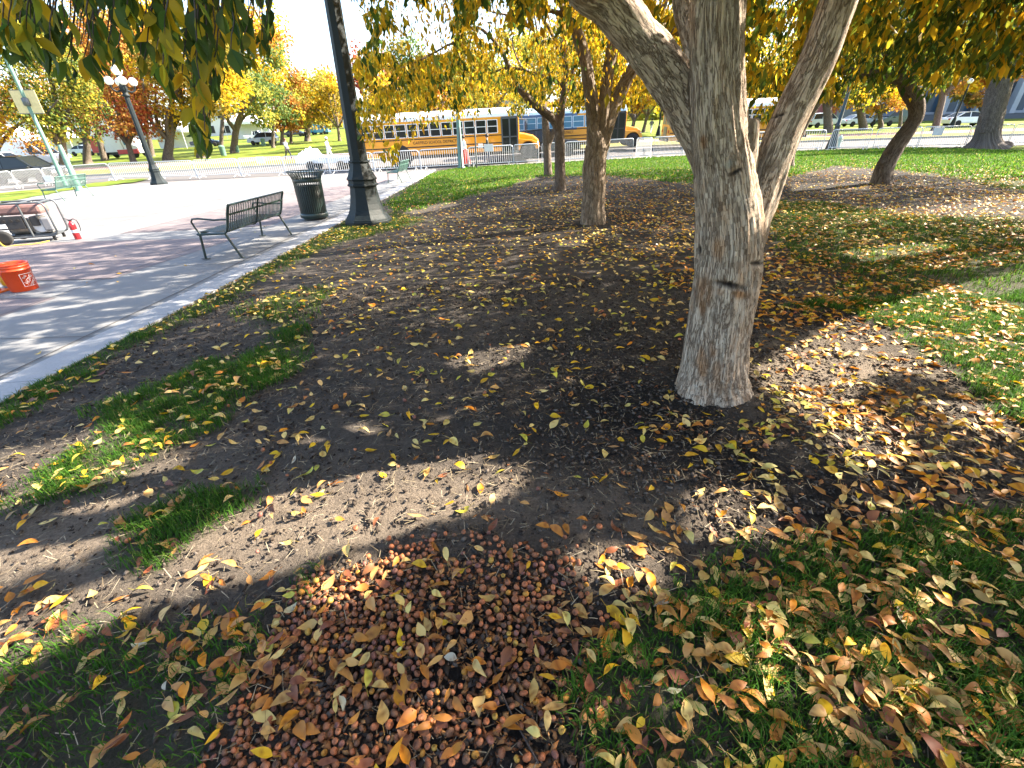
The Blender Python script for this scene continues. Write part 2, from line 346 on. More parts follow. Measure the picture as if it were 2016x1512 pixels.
# red paving panels laid into the concrete
def panel(name, pts, m, dz, n=14):
    pts = [np.array(p, float) for p in pts]; V = []
    for i in np.linspace(0, 1, n):
        for j in np.linspace(0, 1, n):
            p = pts[0]*(1-i)*(1-j)+pts[1]*i*(1-j)+pts[2]*i*j+pts[3]*(1-i)*j; V.append((p[0], p[1], gz(p[0], p[1])+dz))
    i = np.arange(n*n).reshape(n, n); Fq = np.stack([i[:-1, :-1], i[1:, :-1], i[1:, 1:], i[:-1, 1:]], -1).reshape(-1, 4)
    return tag(npmesh(name, V, Fq, m), kind='structure')
g2 = lambda x, y: G(x, y)[:2]
panel('paved_panel', [(-6.3, 2.2), (-6.1, 5.7), (-14, 6.4), (-14, 2.2)], redc, .004)
panel('paved_panel', [(-6.05, 6.6), (-5.75, 9.6), (-14.5, 10.8), (-14, 7.3)], redc, .004)
panel('paved_panel', [(-5.75, 11), (-6.0, 30), (-9.2, 30), (-9.4, 11)], redc, .004)
panel('paved_panel', [(-11, 12.5), (-11, 18.5), (-18, 19.5), (-17, 13)], redc, .004)
jm = MB()
def joints(a, b, wd=.012, dz=.007):
    a = np.array(a, float); b = np.array(b, float); d = (b-a)/np.linalg.norm(b-a); q = np.array([-d[1], d[0]])*wd/2
    k = max(2, int(np.linalg.norm(b-a)/1.)); P = [a+(b-a)*t for t in np.linspace(0, 1, k+1)]
    V = []; [V.extend([(p[0]+s*q[0], p[1]+s*q[1], float(gz(p[0]+s*q[0], p[1]+s*q[1]))+dz) for s in (-1, 1)]) for p in P]
    jm.add(V, [(2*i, 2*i+1, 2*i+3, 2*i+2) for i in range(k)])
joints((-6.3, 0), (-5.7, 30)); joints((-6.1, 5.72), (-14, 6.42)); joints((-6.05, 6.6), (-14, 7.3)); joints((-5.75, 9.62), (-14.5, 10.82)); joints((-5.75, 11), (-14, 11.6))
for yy in (1.2, 4.2, 7.2, 10.2, 13.2, 16.2, 19.2, 22.2, 25.2, 28): joints((kerb_x(yy)-GW-.0, yy), (-6.15, yy+.1), .010)
joints((-9.3, 11), (-9.1, 30)); 
for yy in (14, 18, 22, 26): joints((-9.3, yy), (-22, yy+.9))
joints((kerb_x(0)-GW-.14, 0), (kerb_x(6)-GW-.14, 6), .016); joints((kerb_x(6)-GW-.14, 6), (kerb_x(12)-GW-.14, 12), .016); joints((kerb_x(12)-GW-.14, 12), (kerb_x(30)-GW-.14, 30), .016)
tag(jm.build('paving_joint', joint), kind='structure')
kb = MB(); yk = -3.
kys = np.arange(-3, 30.5, 1.55)
for a, b_ in zip(kys[:-1], kys[1:]):
    a2, b2 = a+.004, b_-.004; V = []
    for yv in (a2, b2):
        xe = float(kerb_x(yv)); V += [(xe-GW, yv, float(gz(xe-GW, yv))-.05), (xe, yv, float(gz(xe, yv))-.05), (xe, yv, float(gz(xe, yv))+.022), (xe-GW, yv, float(gz(xe-GW, yv))+.012)]
    kb.add(V, [(0, 1, 2, 3), (7, 6, 5, 4), (0, 4, 5, 1), (1, 5, 6, 2), (2, 6, 7, 3), (3, 7, 4, 0)])
tag(kb.build('kerb', gran, bevel=.006), kind='structure')
rx = np.arange(-120, 124, 3.)
sheet('pavement', rx, np.array([29.9, 30.8, 31.6, 32.3]), -.02, mat('pale_pavement', (.20, .185, .165), .85, 0, .1, 2))
sheet('road', rx, np.arange(32.3, 40.6, 1.), -.045, asph)
kl = MB(); 
for x0 in np.arange(-80, 80, 4.):
    V = []
    for xv in (x0, x0+3.99):
        z = float(gz(xv, 40.5)); V += [(xv, 40.42, z-.1), (xv, 40.62, z-.1), (xv, 40.62, z+.09), (xv, 40.42, z+.09)]
    kl.add(V, [(0, 1, 2, 3), (7, 6, 5, 4), (0, 4, 5, 1), (1, 5, 6, 2), (2, 6, 7, 3), (3, 7, 4, 0)])
tag(kl.build('far_kerb', gran), kind='structure')
sheet('verge', rx, np.arange(40.62, 46.7, 1.), -.01, mat('yellowish_turf', (.15, .16, .03), .95, 0, .3, 2, .4, 40, spec=.1, c2=(.26, .22, .06)))  # yellower turf than the lawn beyond
sheet('path', rx, np.arange(46.6, 52.5, 1.), -.02, pathm)
# left lawn beside the plaza
LL = gpoly([(-220, 452), (0, 402), (60, 388), (150, 372), (300, 352), (255, 353), (140, 366), (0, 380), (-220, 410)])
xs = np.arange(-60, -18, .6); ys = np.arange(15, 40, .6); X, Y, Fq = grid(xs, ys)
ok = inpoly(X, Y, LL); keep = ok[Fq].sum(1) >= 2; ol = npmesh('side_lawn', np.stack([X, Y, gz(X, Y)+.02], -1), Fq[keep], bpy.data.materials['far_turf'], None, None, True); tag(ol, kind='structure')

# ------------------------------------------------------------------ street furniture
def P3(x, y): return (x, y, float(gz(x, y)))
def make_bench():
    root = empty('bench', (0, 0, 0)); L = 1.98; n = 34                 # local: length along Y, seat faces -X
    prof = [(-.60, .40), (-.575, .435), (-.50, .445), (-.30, .425), (-.16, .42), (-.10, .45), (-.06, .53), (-.02, .66), (.03, .80), (.055, .845)]
    sl = np.linspace(.05, L-.05, n); a = MB(); b = MB()
    for y in sl:
        for k in range(len(prof)-1):
            (x0, z0), (x1, z1) = prof[k], prof[k+1]
            (a if k < 5 else b).bar((x0, y, z0), (x1, y, z1), .026, .007, (-(z1-z0), 0, x1-x0))
    a.build('seat', M['green_paint'], root); b.build('backrest', M['green_paint'], root)
    f = MB()
    for x, z in ((-.60, .40), (-.12, .435), (.055, .85)): f.tube([(x, 0, z), (x, L, z)], .018, 8)
    f.bar((-.0, .02, .70), (-.0, L-.02, .70), .006, .03)
    for y in (0., L): f.tube([(-.60, y, .40), (-.14, y, .41), (-.10, y, .44), (-.05, y, .55), (.0, y, .72), (.055, y, .85)], .019, 8)
    f.tube([(-.58, L/2, .395), (-.14, L/2, .40), (-.09, L/2, .44), (.0, L/2, .70), (.05, L/2, .84)], .014, 8)
    f.build('frame', M['green_paint'], root)
    for y in (0., L):
        for x0, z0, x1 in ((-.56, .40, -.60), (-.14, .41, .02)):
            lg = MB().tube([(x0, y, z0), (x1, y, .012)], .019, 8)
            lg.box((x1-.06, y-.03, .0), (x1+.06, y+.03, .012)); lg.build('leg', M['green_paint'], root)
        MB().tube([(-.55, y, .40), (-.60, y, .50), (-.63, y, .60), (-.60, y, .645), (-.5, y, .65), (-.25, y, .625), (-.02, y, .63)], .015, 8).build('armrest', M['green_paint'], root)
    return root
bench = make_bench(); b0 = G(409, 510)
bench.location = (-4.62, 7.62, float(gz(-4.9, 7.62))+.003)
tag(bench, 'dark green slatted metal bench nearest the camera, standing beside the slatted litter bin', 'bench', 'metal benches around the plaza')
q = copy_tree(bench); q.location = (-4.86, 21.7, float(gz(-5.1, 22))+.003)
tag(q, 'sunlit green metal bench seen just right of the big octagonal lamp base', 'bench')
q2 = copy_tree(bench); pb = G(160, 392); q2.location = (-20.0, 21.3, float(gz(-20.2, 22))+.003); q2.rotation_euler[2] = R(14)
q2.scale = (1.15, 1.15, 1.15)
tag(q2, 'pale green bench in full sun by the far left barriers, striped shadow below', 'bench')
def repaint(o, m):
    for c in o.children_recursive:
        if c.type == 'MESH':
            c.data = c.data.copy(); c.data.materials.clear(); c.data.materials.append(m)
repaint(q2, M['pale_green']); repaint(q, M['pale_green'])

def make_bin():
    root = empty('litter_bin', P3(-4.93, 11.75), 0, 'dark green slatted metal litter bin with a flared rim beside the bench', 'litter bin'); n = 40
    prof = [(.305, .10), (.31, .3), (.318, .6), (.322, .82), (.325, .90), (.35, .98), (.40, 1.06), (.425, 1.09)]
    b = MB()
    for i in range(n):
        t = 2*math.pi*i/n; c, s_ = math.cos(t), math.sin(t)
        for k in range(len(prof)-1):
            (r0, z0), (r1, z1) = prof[k], prof[k+1]; b.bar((r0*c, r0*s_, z0), (r1*c, r1*s_, z1), .024, .007, (c, s_, 0))
    b.build('slats', M['green_paint'], root)
    MB().lathe([(.31, .05), (.33, .06), (.335, .12), (.328, .16), (.31, .16)], 40, cap=False).build('base_ring', M['green_paint'], root)
    MB().lathe([(.327, .86), (.334, .862), (.334, .935), (.327, .94)], 40, cap=False).build('upper_band', M['green_paint'], root)
    MB().tube([(.43*math.cos(t), .43*math.sin(t), 1.095) for t in np.linspace(0, 2*math.pi, 40, endpoint=False)], .011, 8, True).build('rim', M['green_paint'], root)
    MB().lathe([(.0, .10), (.285, .10), (.29, .78), (.27, .78), (.26, .3), (0, .3)], 32, cap=False).build('liner', M['liner'], root)
    MB().lathe([(.26, 0), (.27, .06), (.2, .07)], 32).build('foot', M['liner'], root)
make_bin()

def make_lamp(label, loc, sc=1.):
    root = empty('lamp_post', loc, R(22.5), label, 'street lamp', 'ornate octagonal lamp posts'); root.scale = (sc,)*3
    k = 1/math.cos(math.pi/8)
    base = [(.49, -.1), (.49, .09), (.475, .10), (.47, .125), (.455, .14), (.40, .22), (.355, .32), (.32, .44), (.292, .58), (.272, .74), (.27, .785), (.31, .80), (.31, .83), (.285, .845), (.28, .91), (.305, .925), (.30, .95), (.275, .99), (.235, 1.08), (.2, 1.19), (.185, 1.25), (.21, 1.262), (.21, 1.285), (.18, 1.295)]
    MB().lathe([(r*k*.98, z) for r, z in base], 8, smooth=False).build('base', M['lamp_paint'], root, .006)
    MB().lathe([(.172*k, 1.25), (.14*k, 3.4), (.125*k, 5.0)], 8, smooth=False).build('shaft', M['lamp_paint'], root)
    c = MB().lathe([(.12, 5.0), (.2, 5.02), (.21, 5.1), (.15, 5.16), (.17, 5.3), (.22, 5.45), (.16, 5.62), (.1, 5.7), (.09, 6.0), (.13, 6.05), (.13, 6.1)], 16)
    for i in range(4):
        t = i*math.pi/2+R(22); d = lambda r, z: (r*math.cos(t), r*math.sin(t), z)
        c.tube([d(.12, 5.35), d(.35, 5.25), d(.55, 5.35), d(.6, 5.5), d(.6, 5.6)], [.06, .05, .045, .05, .08], 8)
        c.tube([d(.1, 5.6), d(.3, 5.5), d(.5, 5.42)], .02, 6)
    c.build('capital', M['lamp_paint'], root)
    MB().sphere((0, 0, 6.35), .27, 20, 12).build('globe', M['globe'], root)
    for i in range(4):
        t = i*math.pi/2+R(22); MB().sphere((.6*math.cos(t), .6*math.sin(t), 5.8), .23, 20, 12).build('globe', M['globe'], root)
    return root
lp = G(727, 440); make_lamp('massive green octagonal lamp post in the foreground beside the litter bin', (lp[0], lp[1], lp[2]))
lp = G(314, 363); make_lamp('ornate lamp post with a cluster of white globes standing left on the sunny plaza', (lp[0], lp[1], lp[2]), .92)
def small_lamp(label, px, Y, h=4.2, globes=1, m='lamp_paint', z=None):
    p = at(px, 300, Y); z = float(gz(p[0], Y)); root = empty('globe_lamp', (p[0], Y, z), 0, label, 'street lamp', 'globe lamps across the park')
    MB().lathe([(.3, -.1), (.3, .1), (.22, .5), (.14, .9), (.16, .95), (.1, 1.0), (.085, h-.6), (.12, h-.55), (.07, h-.5), (.07, h)], 12).build('post', M[m], root)
    if globes == 1: MB().sphere((0, 0, h+.22), .26, 16, 10).build('globe', M['globe'], root)
    else:
        b = MB()
        for i in range(globes):
            t = 2*math.pi*i/globes; x, y = .5*math.cos(t), .5*math.sin(t)
            b.tube([(0, 0, h-.5), (x*.7, y*.7, h-.6), (x, y, h-.3)], .04, 6)
            MB().sphere((x, y, h-.05), .24, 14, 8).build('globe', M['globe'], root)
        b.build('arms', M[m], root); MB().sphere((0, 0, h+.25), .26, 14, 8).build('globe', M['globe'], root)
    return root
rl = G(1636, 292.5); r_ = empty('globe_lamp', (rl[0], rl[1], rl[2]), R(10), 'dark lamp post with a flared base by the right-hand barriers', 'street lamp')
MB().lathe([(.36, -.1), (.34, .08), (.27, .45), (.19, .85), (.15, 1.25), (.17, 1.3), (.11, 1.36), (.085, 4.4), (.12, 4.45), (.08, 4.6)], 12).build('post', M['green_paint'], r_); MB().sphere((0, 0, 4.85), .28).build('globe', M['globe'], r_)
small_lamp('small street lamp with white globes rising behind the roof of the nearest bus', 713, 44, 4.4, 4)
small_lamp('far lamp with white globes above the back of the third bus', 1291, 62, 4.3, 4)
small_lamp('far single globe lamp in front of the glass building', 1852, 58, 4.2, 1)
def tall_pole(label, px, py, top, r0, name='light_pole', m='green_pole'):
    g_ = G(px, py); h = at(top[0], top[1], g_[1])[2]-g_[2]
    root = empty(name, tuple(g_), 0, label, 'pole'); b = MB().lathe([(r0*1.9, -.05), (r0*1.9, .06), (r0*1.25, .1), (r0*1.1, 1.6), (r0, 1.65), (r0*.8, h)], 12); b.build('shaft', M[m], root); return root, h
pr, h = tall_pole('tall sunlit green pole carrying two cream banners at far left', 133, 371, (-8, 40), .11)
for s in (-1, 1):
    x0 = .12*s; MB().box((min(x0, x0+.62*s), -.01, 4.15), (max(x0, x0+.62*s), .01, 5.3)).build('banner', M['banner'], pr)
[MB().tube([(-.75, 0, z_), (.75, 0, z_)], .02, 6).build('banner_arm', M['galv_dark'], pr) for z_ in (4.13, 5.32)]
MB().lathe([(.12, 4.5), (.2, 4.55), (.2, 4.9), (.12, 4.95)], 10).build('junction_box', M['galv_dark'], pr)
pr, h = tall_pole('short dark green post behind the far left bench', 158, 376, (118, 285), .13); 
pr, h = tall_pole('pale grey-green pole between the two slim dark posts beside the bus', 908, 331, (897, 210), .14)
for px, py, tp, lb in ((909.5, 334, (903, 251), 'slim dark steel post standing right against the pale pole'), (938.5, 331, (932, 250), 'slim dark steel post in the grass right of the pale pole')):
    g_ = G(px, py); hh = at(*tp, g_[1])[2]-g_[2]; root = empty('steel_post', tuple(g_), 0, lb, 'post', 'slim steel posts')
    MB().lathe([(.045, -.05), (.045, hh), (.03, hh+.02)], 10).build('shaft', M['steel_post'], root)
hy = G(1649, 291); root = empty('fire_hydrant', tuple(hy), 0, 'pale green hydrant right behind the flared dark lamp base', 'hydrant')
MB().lathe([(.16, 0), (.16, .05), (.11, .07), (.11, .5), (.14, .52), (.14, .56), (.1, .66), (.03, .72), (.03, .77)], 14).build('barrel', M['hydrant'], root)
MB().tube([(-.19, 0, .4), (.19, 0, .4)], .055, 8).build('outlet', M['hydrant'], root)

# ------------------------------------------------------------------ crowd barriers
def make_barrier(W=2.75, H_=1.1):
    root = empty('crowd_barrier', (0, 0, 0)); r = .026; c = .14
    pts = [(0, 0, .02), (0, 0, H_-c), (.04, 0, H_-.04), (c, 0, H_), (W-c, 0, H_), (W-.04, 0, H_-.04), (W, 0, H_-c), (W, 0, .02)]
    MB().tube(pts, r, 6).tube([(0, 0, .17), (W, 0, .17)], r*.9, 6).build('frame', M['galv'], root)
    b = MB(); n = 21
    for i in range(1, n): b.tube([(W*i/n, 0, .17), (W*i/n, 0, H_-.01)], .0135, 5, cap=False)
    b.build('bars', M['galv'], root)
    for x in (.28, W-.28): MB().tube([(x, -.33, .015), (x, -.2, .06), (x, 0, .16), (x, .2, .06), (x, .33, .015)], .019, 6).build('foot', M['galv'], root)
    return root
def runpath(pix): return [at(px, py, Y) for px, py, Y in pix]
BAR0 = None; nb = 0
def barrier_run(joints_px, base, word, skip=(), dark=False):
    """base: list of (px, Y) giving the line of the run"""
    global BAR0, nb
    pr_ = []
    for px in joints_px:
        Y = float(np.interp(px, [b[0] for b in base], [b[1] for b in base])); p = at(px, 320, Y); pr_.append(np.array([p[0], Y, float(gz(p[0], Y))]))
    for i, (a, b_) in enumerate(zip(pr_[:-1], pr_[1:])):
        if i in skip: continue
        o = make_barrier() if BAR0 is None else copy_tree(BAR0)
        if BAR0 is None: BAR0 = o
        d = b_-a; Ln = np.linalg.norm(d); sc = (Ln-.07)/2.75
        up = Vector(gup((a[0]+b_[0])/2, a[1])); x = Vector(d/Ln); y = up.cross(x).normalized(); z = x.cross(y)
        o.matrix_world = Matrix.Translation(a) @ Matrix((x, y, z)).transposed().to_4x4() @ Matrix.Diagonal((sc, 1, 1, 1)); nb += 1
        tag(o, word[i] if i < len(word) else word[-1], 'barrier', 'steel crowd barriers along the street')
ordn = ['first', 'second', 'third', 'fourth', 'fifth', 'sixth', 'seventh', 'eighth', 'ninth', 'tenth', 'eleventh', 'twelfth', 'thirteenth']
JL = [-60, 14, 77, 140, 213, 298, 381, 470, 559, 648, 737, 829, 924, 1013, 1063]
BL = [(-60, 31.5), (14, 33), (77, 34), (140, 35), (213, 35.5), (300, 34.5), (400, 33.6), (510, 33), (650, 31.8), (740, 31), (1063, 30.6), (1340, 30.6), (1700, 30.0), (2100, 27.5)]
lw = ['steel barrier at the left edge of the picture, partly cut off', 'steel barrier in front of the dark parked car', 'steel barrier crossed by the foot of the tall banner pole', 'steel barrier just right behind the far left bench', 'steel barrier ending left of the plaza globe lamp', 'steel barrier ending behind the plaza globe lamp base and right of it', 'second steel barrier to the right of the plaza globe lamp', 'third steel barrier to the right of the plaza globe lamp', 'steel barrier in front of the walking man in grey', 'steel barrier ending behind the big octagonal lamp post', 'steel barrier just right of the big octagonal lamp post', 'steel barrier in front of the rear wheel of the nearest bus', 'steel barrier between the bench and the pale pole, before the bus side', 'steel barrier before the bus door, below the man in dark jacket']
barrier_run(JL, BL, lw)
barrier_run([1067, 1112, 1198, 1246], BL, ['short steel barrier before the dark car at the bus nose', 'steel barrier seen between the third and second tree of the row', 'steel barrier in front of the hood of the blue and yellow bus'])
barrier_run([1250, 1281], [(1250, 30.8), (1281, 29.9)], ['skewed steel barrier standing out of line left of the leaning limb'])
barrier_run([1284, 1341, 1425, 1515, 1612], BL, ['steel barrier in front of the back of the third bus', 'steel barrier hidden mostly behind the near trunk', 'steel barrier glimpsed between the forked limbs of the near trunk', 'steel barrier ending at the dark lamp post right of the near tree'])
barrier_run([1622, 1700], [(1622, 30.2), (1700, 29.2)], ['tilted open steel barrier directly right of the dark lamp post'])
barrier_run([1708, 1794, 1886, 1967, 2060], BL, ['steel barrier left of the crooked trunk at right', 'steel barrier just right of the crooked trunk', 'steel barrier ending behind the thick dark trunk at right', 'steel barrier at the right edge beyond the thick trunk'])
for px, py, Y, s_, lb in ((962, 291, 30.25, .55, 'white notice plate hung on the barrier by the man in dark jacket'), (513, 315, 32.7, .5, 'white notice plate hung on the barrier right of the globe lamp'), (96, 352, 33.7, .6, 'white notice plate on the barrier before the dark parked car'), (1846, 259, 29.1, .6, 'grey notice plate on the barrier right of the crooked trunk')):
    p = at(px, py, Y); o = MB().box((-s_/2, -.012, -.2), (s_/2, .012, .2)).build('notice_plate', M['plate'], None, .004); o.location = p; o.location.y = Y-.04; tag(o, lb, 'sign', 'plates on the barriers')

# ------------------------------------------------------------------ vehicles
def wheel(root, x, y, r, wd=.24, z=None):
    w_ = empty('wheel', (x, y, r if z is None else z)); w_.parent = root; mm = Matrix.Rotation(R(90), 4, 'X')
    MB().lathe([(r*.6, -wd/2), (r*.93, -wd/2), (r, -wd/2+.04), (r, wd/2-.04), (r*.93, wd/2), (r*.6, wd/2)], 24, m=mm).build('tyre', M['black'], w_)
    MB().lathe([(0.01, -wd/2+.05), (r*.2, -wd/2+.0), (r*.35, -wd/2+.05), (r*.62, -wd/2+.02), (r*.62, wd/2-.02), (r*.35, wd/2-.05), (.01, wd/2-.05)], 18, m=mm).build('rim', M['rim'], w_)
def make_bus(loc, yaw, label, paint, blue=False, L=10.6, nwin=12, text=None, number=None):
    n_ = gup(loc[0], loc[1]); root = empty('school_bus', loc, yaw, label, 'bus', 'school buses in the street', up=n_)
    W = 2.4; y0, y1 = -W/2, W/2; zb, zt = .55, 2.72                      # x runs to the front, door side is -y
    body = MB(); cabx = L-.0
    sec = [(y0, zb), (y0-.0, 1.5), (y0+.02, 2.45), (y0+.12, 2.62), (y1-.12, 2.62), (y1-.02, 2.45), (y1, 1.5), (y1, zb)]
    V = [(x, y, z) for x in (0, cabx) for y, z in sec]; k = len(sec)
    body.add(V, [tuple(range(k))[::-1], tuple(range(k, 2*k))]+[(i, (i+1) % k, (i+1) % k+k, i+k) for i in range(k)]); body.build('body', paint, root, .05)
    rf = MB(); arc = [(y0+.03, 2.5)]+[(W/2*.96*math.cos(t), 2.58+.42*math.sin(t)) for t in np.linspace(math.pi, 0, 11)]+[(y1-.03, 2.5)]; k = len(arc)
    V = [(x, y, z) for x in (.03, cabx-.03) for y, z in arc]
    rf.add(V, [tuple(range(k))[::-1], tuple(range(k, 2*k))]+[(i, (i+1) % k, (i+1) % k+k, i+k) for i in range(k)], False); rf.build('roof', M['pale_blue'] if blue else M['white'], root, .03)
    if blue: MB().box((-.012, y0-.015, 1.45), (L*.62, y0-.002, 2.55)).build('blue_panel', M['bus_blue'], root)
    # windows: frame with panes, as sub-parts
    wx0, wx1 = .35, L-1.35; ww = (wx1-wx0)/nwin; proto = None
    for side in (y0, y1):
        for i in range(nwin):
            a = wx0+i*ww+.05; b_ = a+ww-.10; s_ = -1 if side < 0 else 1; yy = side+s_*.022
            if proto is None or True:
                fr = MB(); 
                for p, q_ in (((a, yy, 1.62), (b_, yy, 1.62)), ((a, yy, 2.36), (b_, yy, 2.36)), ((a, yy, 2.0), (b_, yy, 2.0)), ((a, yy, 1.62), (a, yy, 2.36)), ((b_, yy, 1.62), (b_, yy, 2.36))): fr.bar(p, q_, .035, .035)
                f_ = fr.build('window', M['white'] if not blue else M['pale_blue'], root)
                MB().box((a, min(yy-s_*.02, yy-s_*.004), 1.62), (b_, max(yy-s_*.02, yy-s_*.004), 2.36)).build('pane', M['win_blue'] if blue else M['win'], f_)
    rl_ = MB()
    for z, h in ((1.47, .05), (1.02, .06), (.80, .045)):
        for side, s_ in ((y0, -1), (y1, 1)): rl_.box((.05, side-.028 if s_ < 0 else side, z), (L-.95, side if s_ < 0 else side+.028, z+h))
    rl_.build('rub_rail', M['ink'], root)
    # door
    dr = empty('door', (L-1.12, y0-.03, .45)); dr.parent = root
    fb = MB()
    for x in (0, .5, 1.0): fb.box((x-.045, -.02, 0), (x+.045, .03, 2.0))
    fb.box((-.0, -.02, 0), (1., .03, .1)); fb.box((0, -.02, 1.92), (1., .03, 2.05)); fb.box((0, -.02, .88), (1., .03, .95)); fb.build('door_frame', M['galv_dark'] if not blue else M['dark'], dr)
    MB().box((.02, 0, .05), (.98, .015, 1.95)).build('door_glass', M['win'], dr)
    # windscreen, hood
    MB().box((L-.02, y0+.12, 1.55), (L+.015, y1-.12, 2.4)).build('windscreen', M['win'], root, .01)
    hd = [(L-.01, .55), (L-.01, 1.52), (L+.35, 1.47), (L+.95, 1.32), (L+1.25, 1.1), (L+1.32, .85), (L+1.3, .55)]
    MB().prism(hd, -.72, .72).build('hood', paint, root, .08)
    for s_ in (-1, 1):
        ar = [(L-.02, .62), (L-.02, 1.2), (L+.35, 1.16), (L+.8, 1.12), (L+1.18, .95), (L+1.26, .6), (L+1.1, .6)]+[(L+.55+.55*math.cos(t), .52+.55*math.sin(t)) for t in np.linspace(.15, math.pi-.15, 9)]
        a_, b_ = sorted((s_*.70, s_*1.18)); MB().prism(ar, a_, b_).build('fender', paint, root, .03)
        MB().sphere((L+1.2, s_*.86, .92), .1, 12, 8, (.5, 1, 1)).build('headlight', M['lens'], root)
        MB().tube([(L-.02, s_*1.2, 2.3), (L+.5, s_*1.5, 2.25), (L+.5, s_*1.5, 1.8)], .018, 6).box((L+.46, s_*1.5-.12, 1.55), (L+.52, s_*1.5+.12, 2.1)).build('mirror', M['dark'], root)
    MB().box((L+1.28, -1.1, .45), (L+1.42, 1.1, .68)).build('bumper', M['dark'], root, .02); MB().box((-.14, -1.15, .5), (0., 1.15, .75)).build('bumper', M['dark'], root, .02)
    MB().box((-.03, -.85, 1.6), (-.002, -.1, 2.25)).box((-.03, .1, 1.6), (-.002, .85, 2.25)).build('rear_window', M['win_grey'], root)
    MB().box((-.025, -.45, .85), (-.002, .45, 1.45)).build('rear_door_panel', M['win_grey'], root)
    for s_ in (-1, 1):
        MB().lathe([(.11, -.04), (.11, .0)], 12, m=Matrix.Translation((0, s_*.95, 2.42)) @ Matrix.Rotation(R(90), 4, 'Y')).build('warning_light', M['light_amber'], root)
        MB().lathe([(.1, -.04), (.1, .0)], 12, m=Matrix.Translation((0, s_*.95, 1.15)) @ Matrix.Rotation(R(90), 4, 'Y')).build('tail_light', M['light_red'], root)
    MB().box((1.2, -.95, .35), (L-.4, .95, .58)).build('underframe', M['dark'], root)
    for x in (2.7, L+.55):
        for s_ in (-1, 1): wheel(root, x, s_*1.02, .50, .28)
    MB().lathe([(.72, -.012), (.72, .012)], 24, m=Matrix.Translation((2.7, y0-.008, .52)) @ Matrix.Rotation(R(90), 4, 'X')).build('wheel_arch', M['ink'], root)
    if text: text_mesh(text, .24, 'lettering', M['ink'], root, Matrix.Translation((L*.5, y0-.012, 1.28)) @ Matrix.Rotation(R(90), 4, 'X'), sx=.9)
    if number:
        text_mesh(number, .22, 'lettering', M['ink'], root, Matrix.Translation((L-.62, y0-.012, 2.53)) @ Matrix.Rotation(R(90), 4, 'X'))
        text_mesh(number, .22, 'lettering', M['ink'], root, Matrix.Translation((L*.5-2.75, y0-.012, 1.27)) @ Matrix.Rotation(R(90), 4, 'X'))
    return root
def spot(px, Y, dz=0): p = at(px, 300, Y); return (float(p[0]), Y, float(gz(p[0], Y))-.045+dz)
p0 = spot(1062, 34.0)
make_bus((p0[0]-11.95, 34.0, float(gz(p0[0]-6, 34))-.05), 0., 'long yellow school bus with white roof nearest the barriers, district name lettered on its side', M['bus_yellow'], L=10.6, nwin=12, text='GARFIELD SCHOOL DISTRICT RE-2', number='39')
p0 = spot(1252, 39.0)
b2 = make_bus((p0[0]-10.9, 38.6, float(gz(p0[0]-5, 38.6))-.05), 0., 'yellow bus with blue upper side panels seen behind the second tree', M['bus_shaded'], True, L=9.6, nwin=9, text='SCHOOL DISTRICT')
b2.scale = (1, 1, .95)
p0 = spot(1306, 38.2); make_bus((p0[0], 38.4, p0[2]), R(-3), 'yellow school bus showing its back, right of the blue panelled bus', M['bus_shaded'], L=8.6, nwin=9)

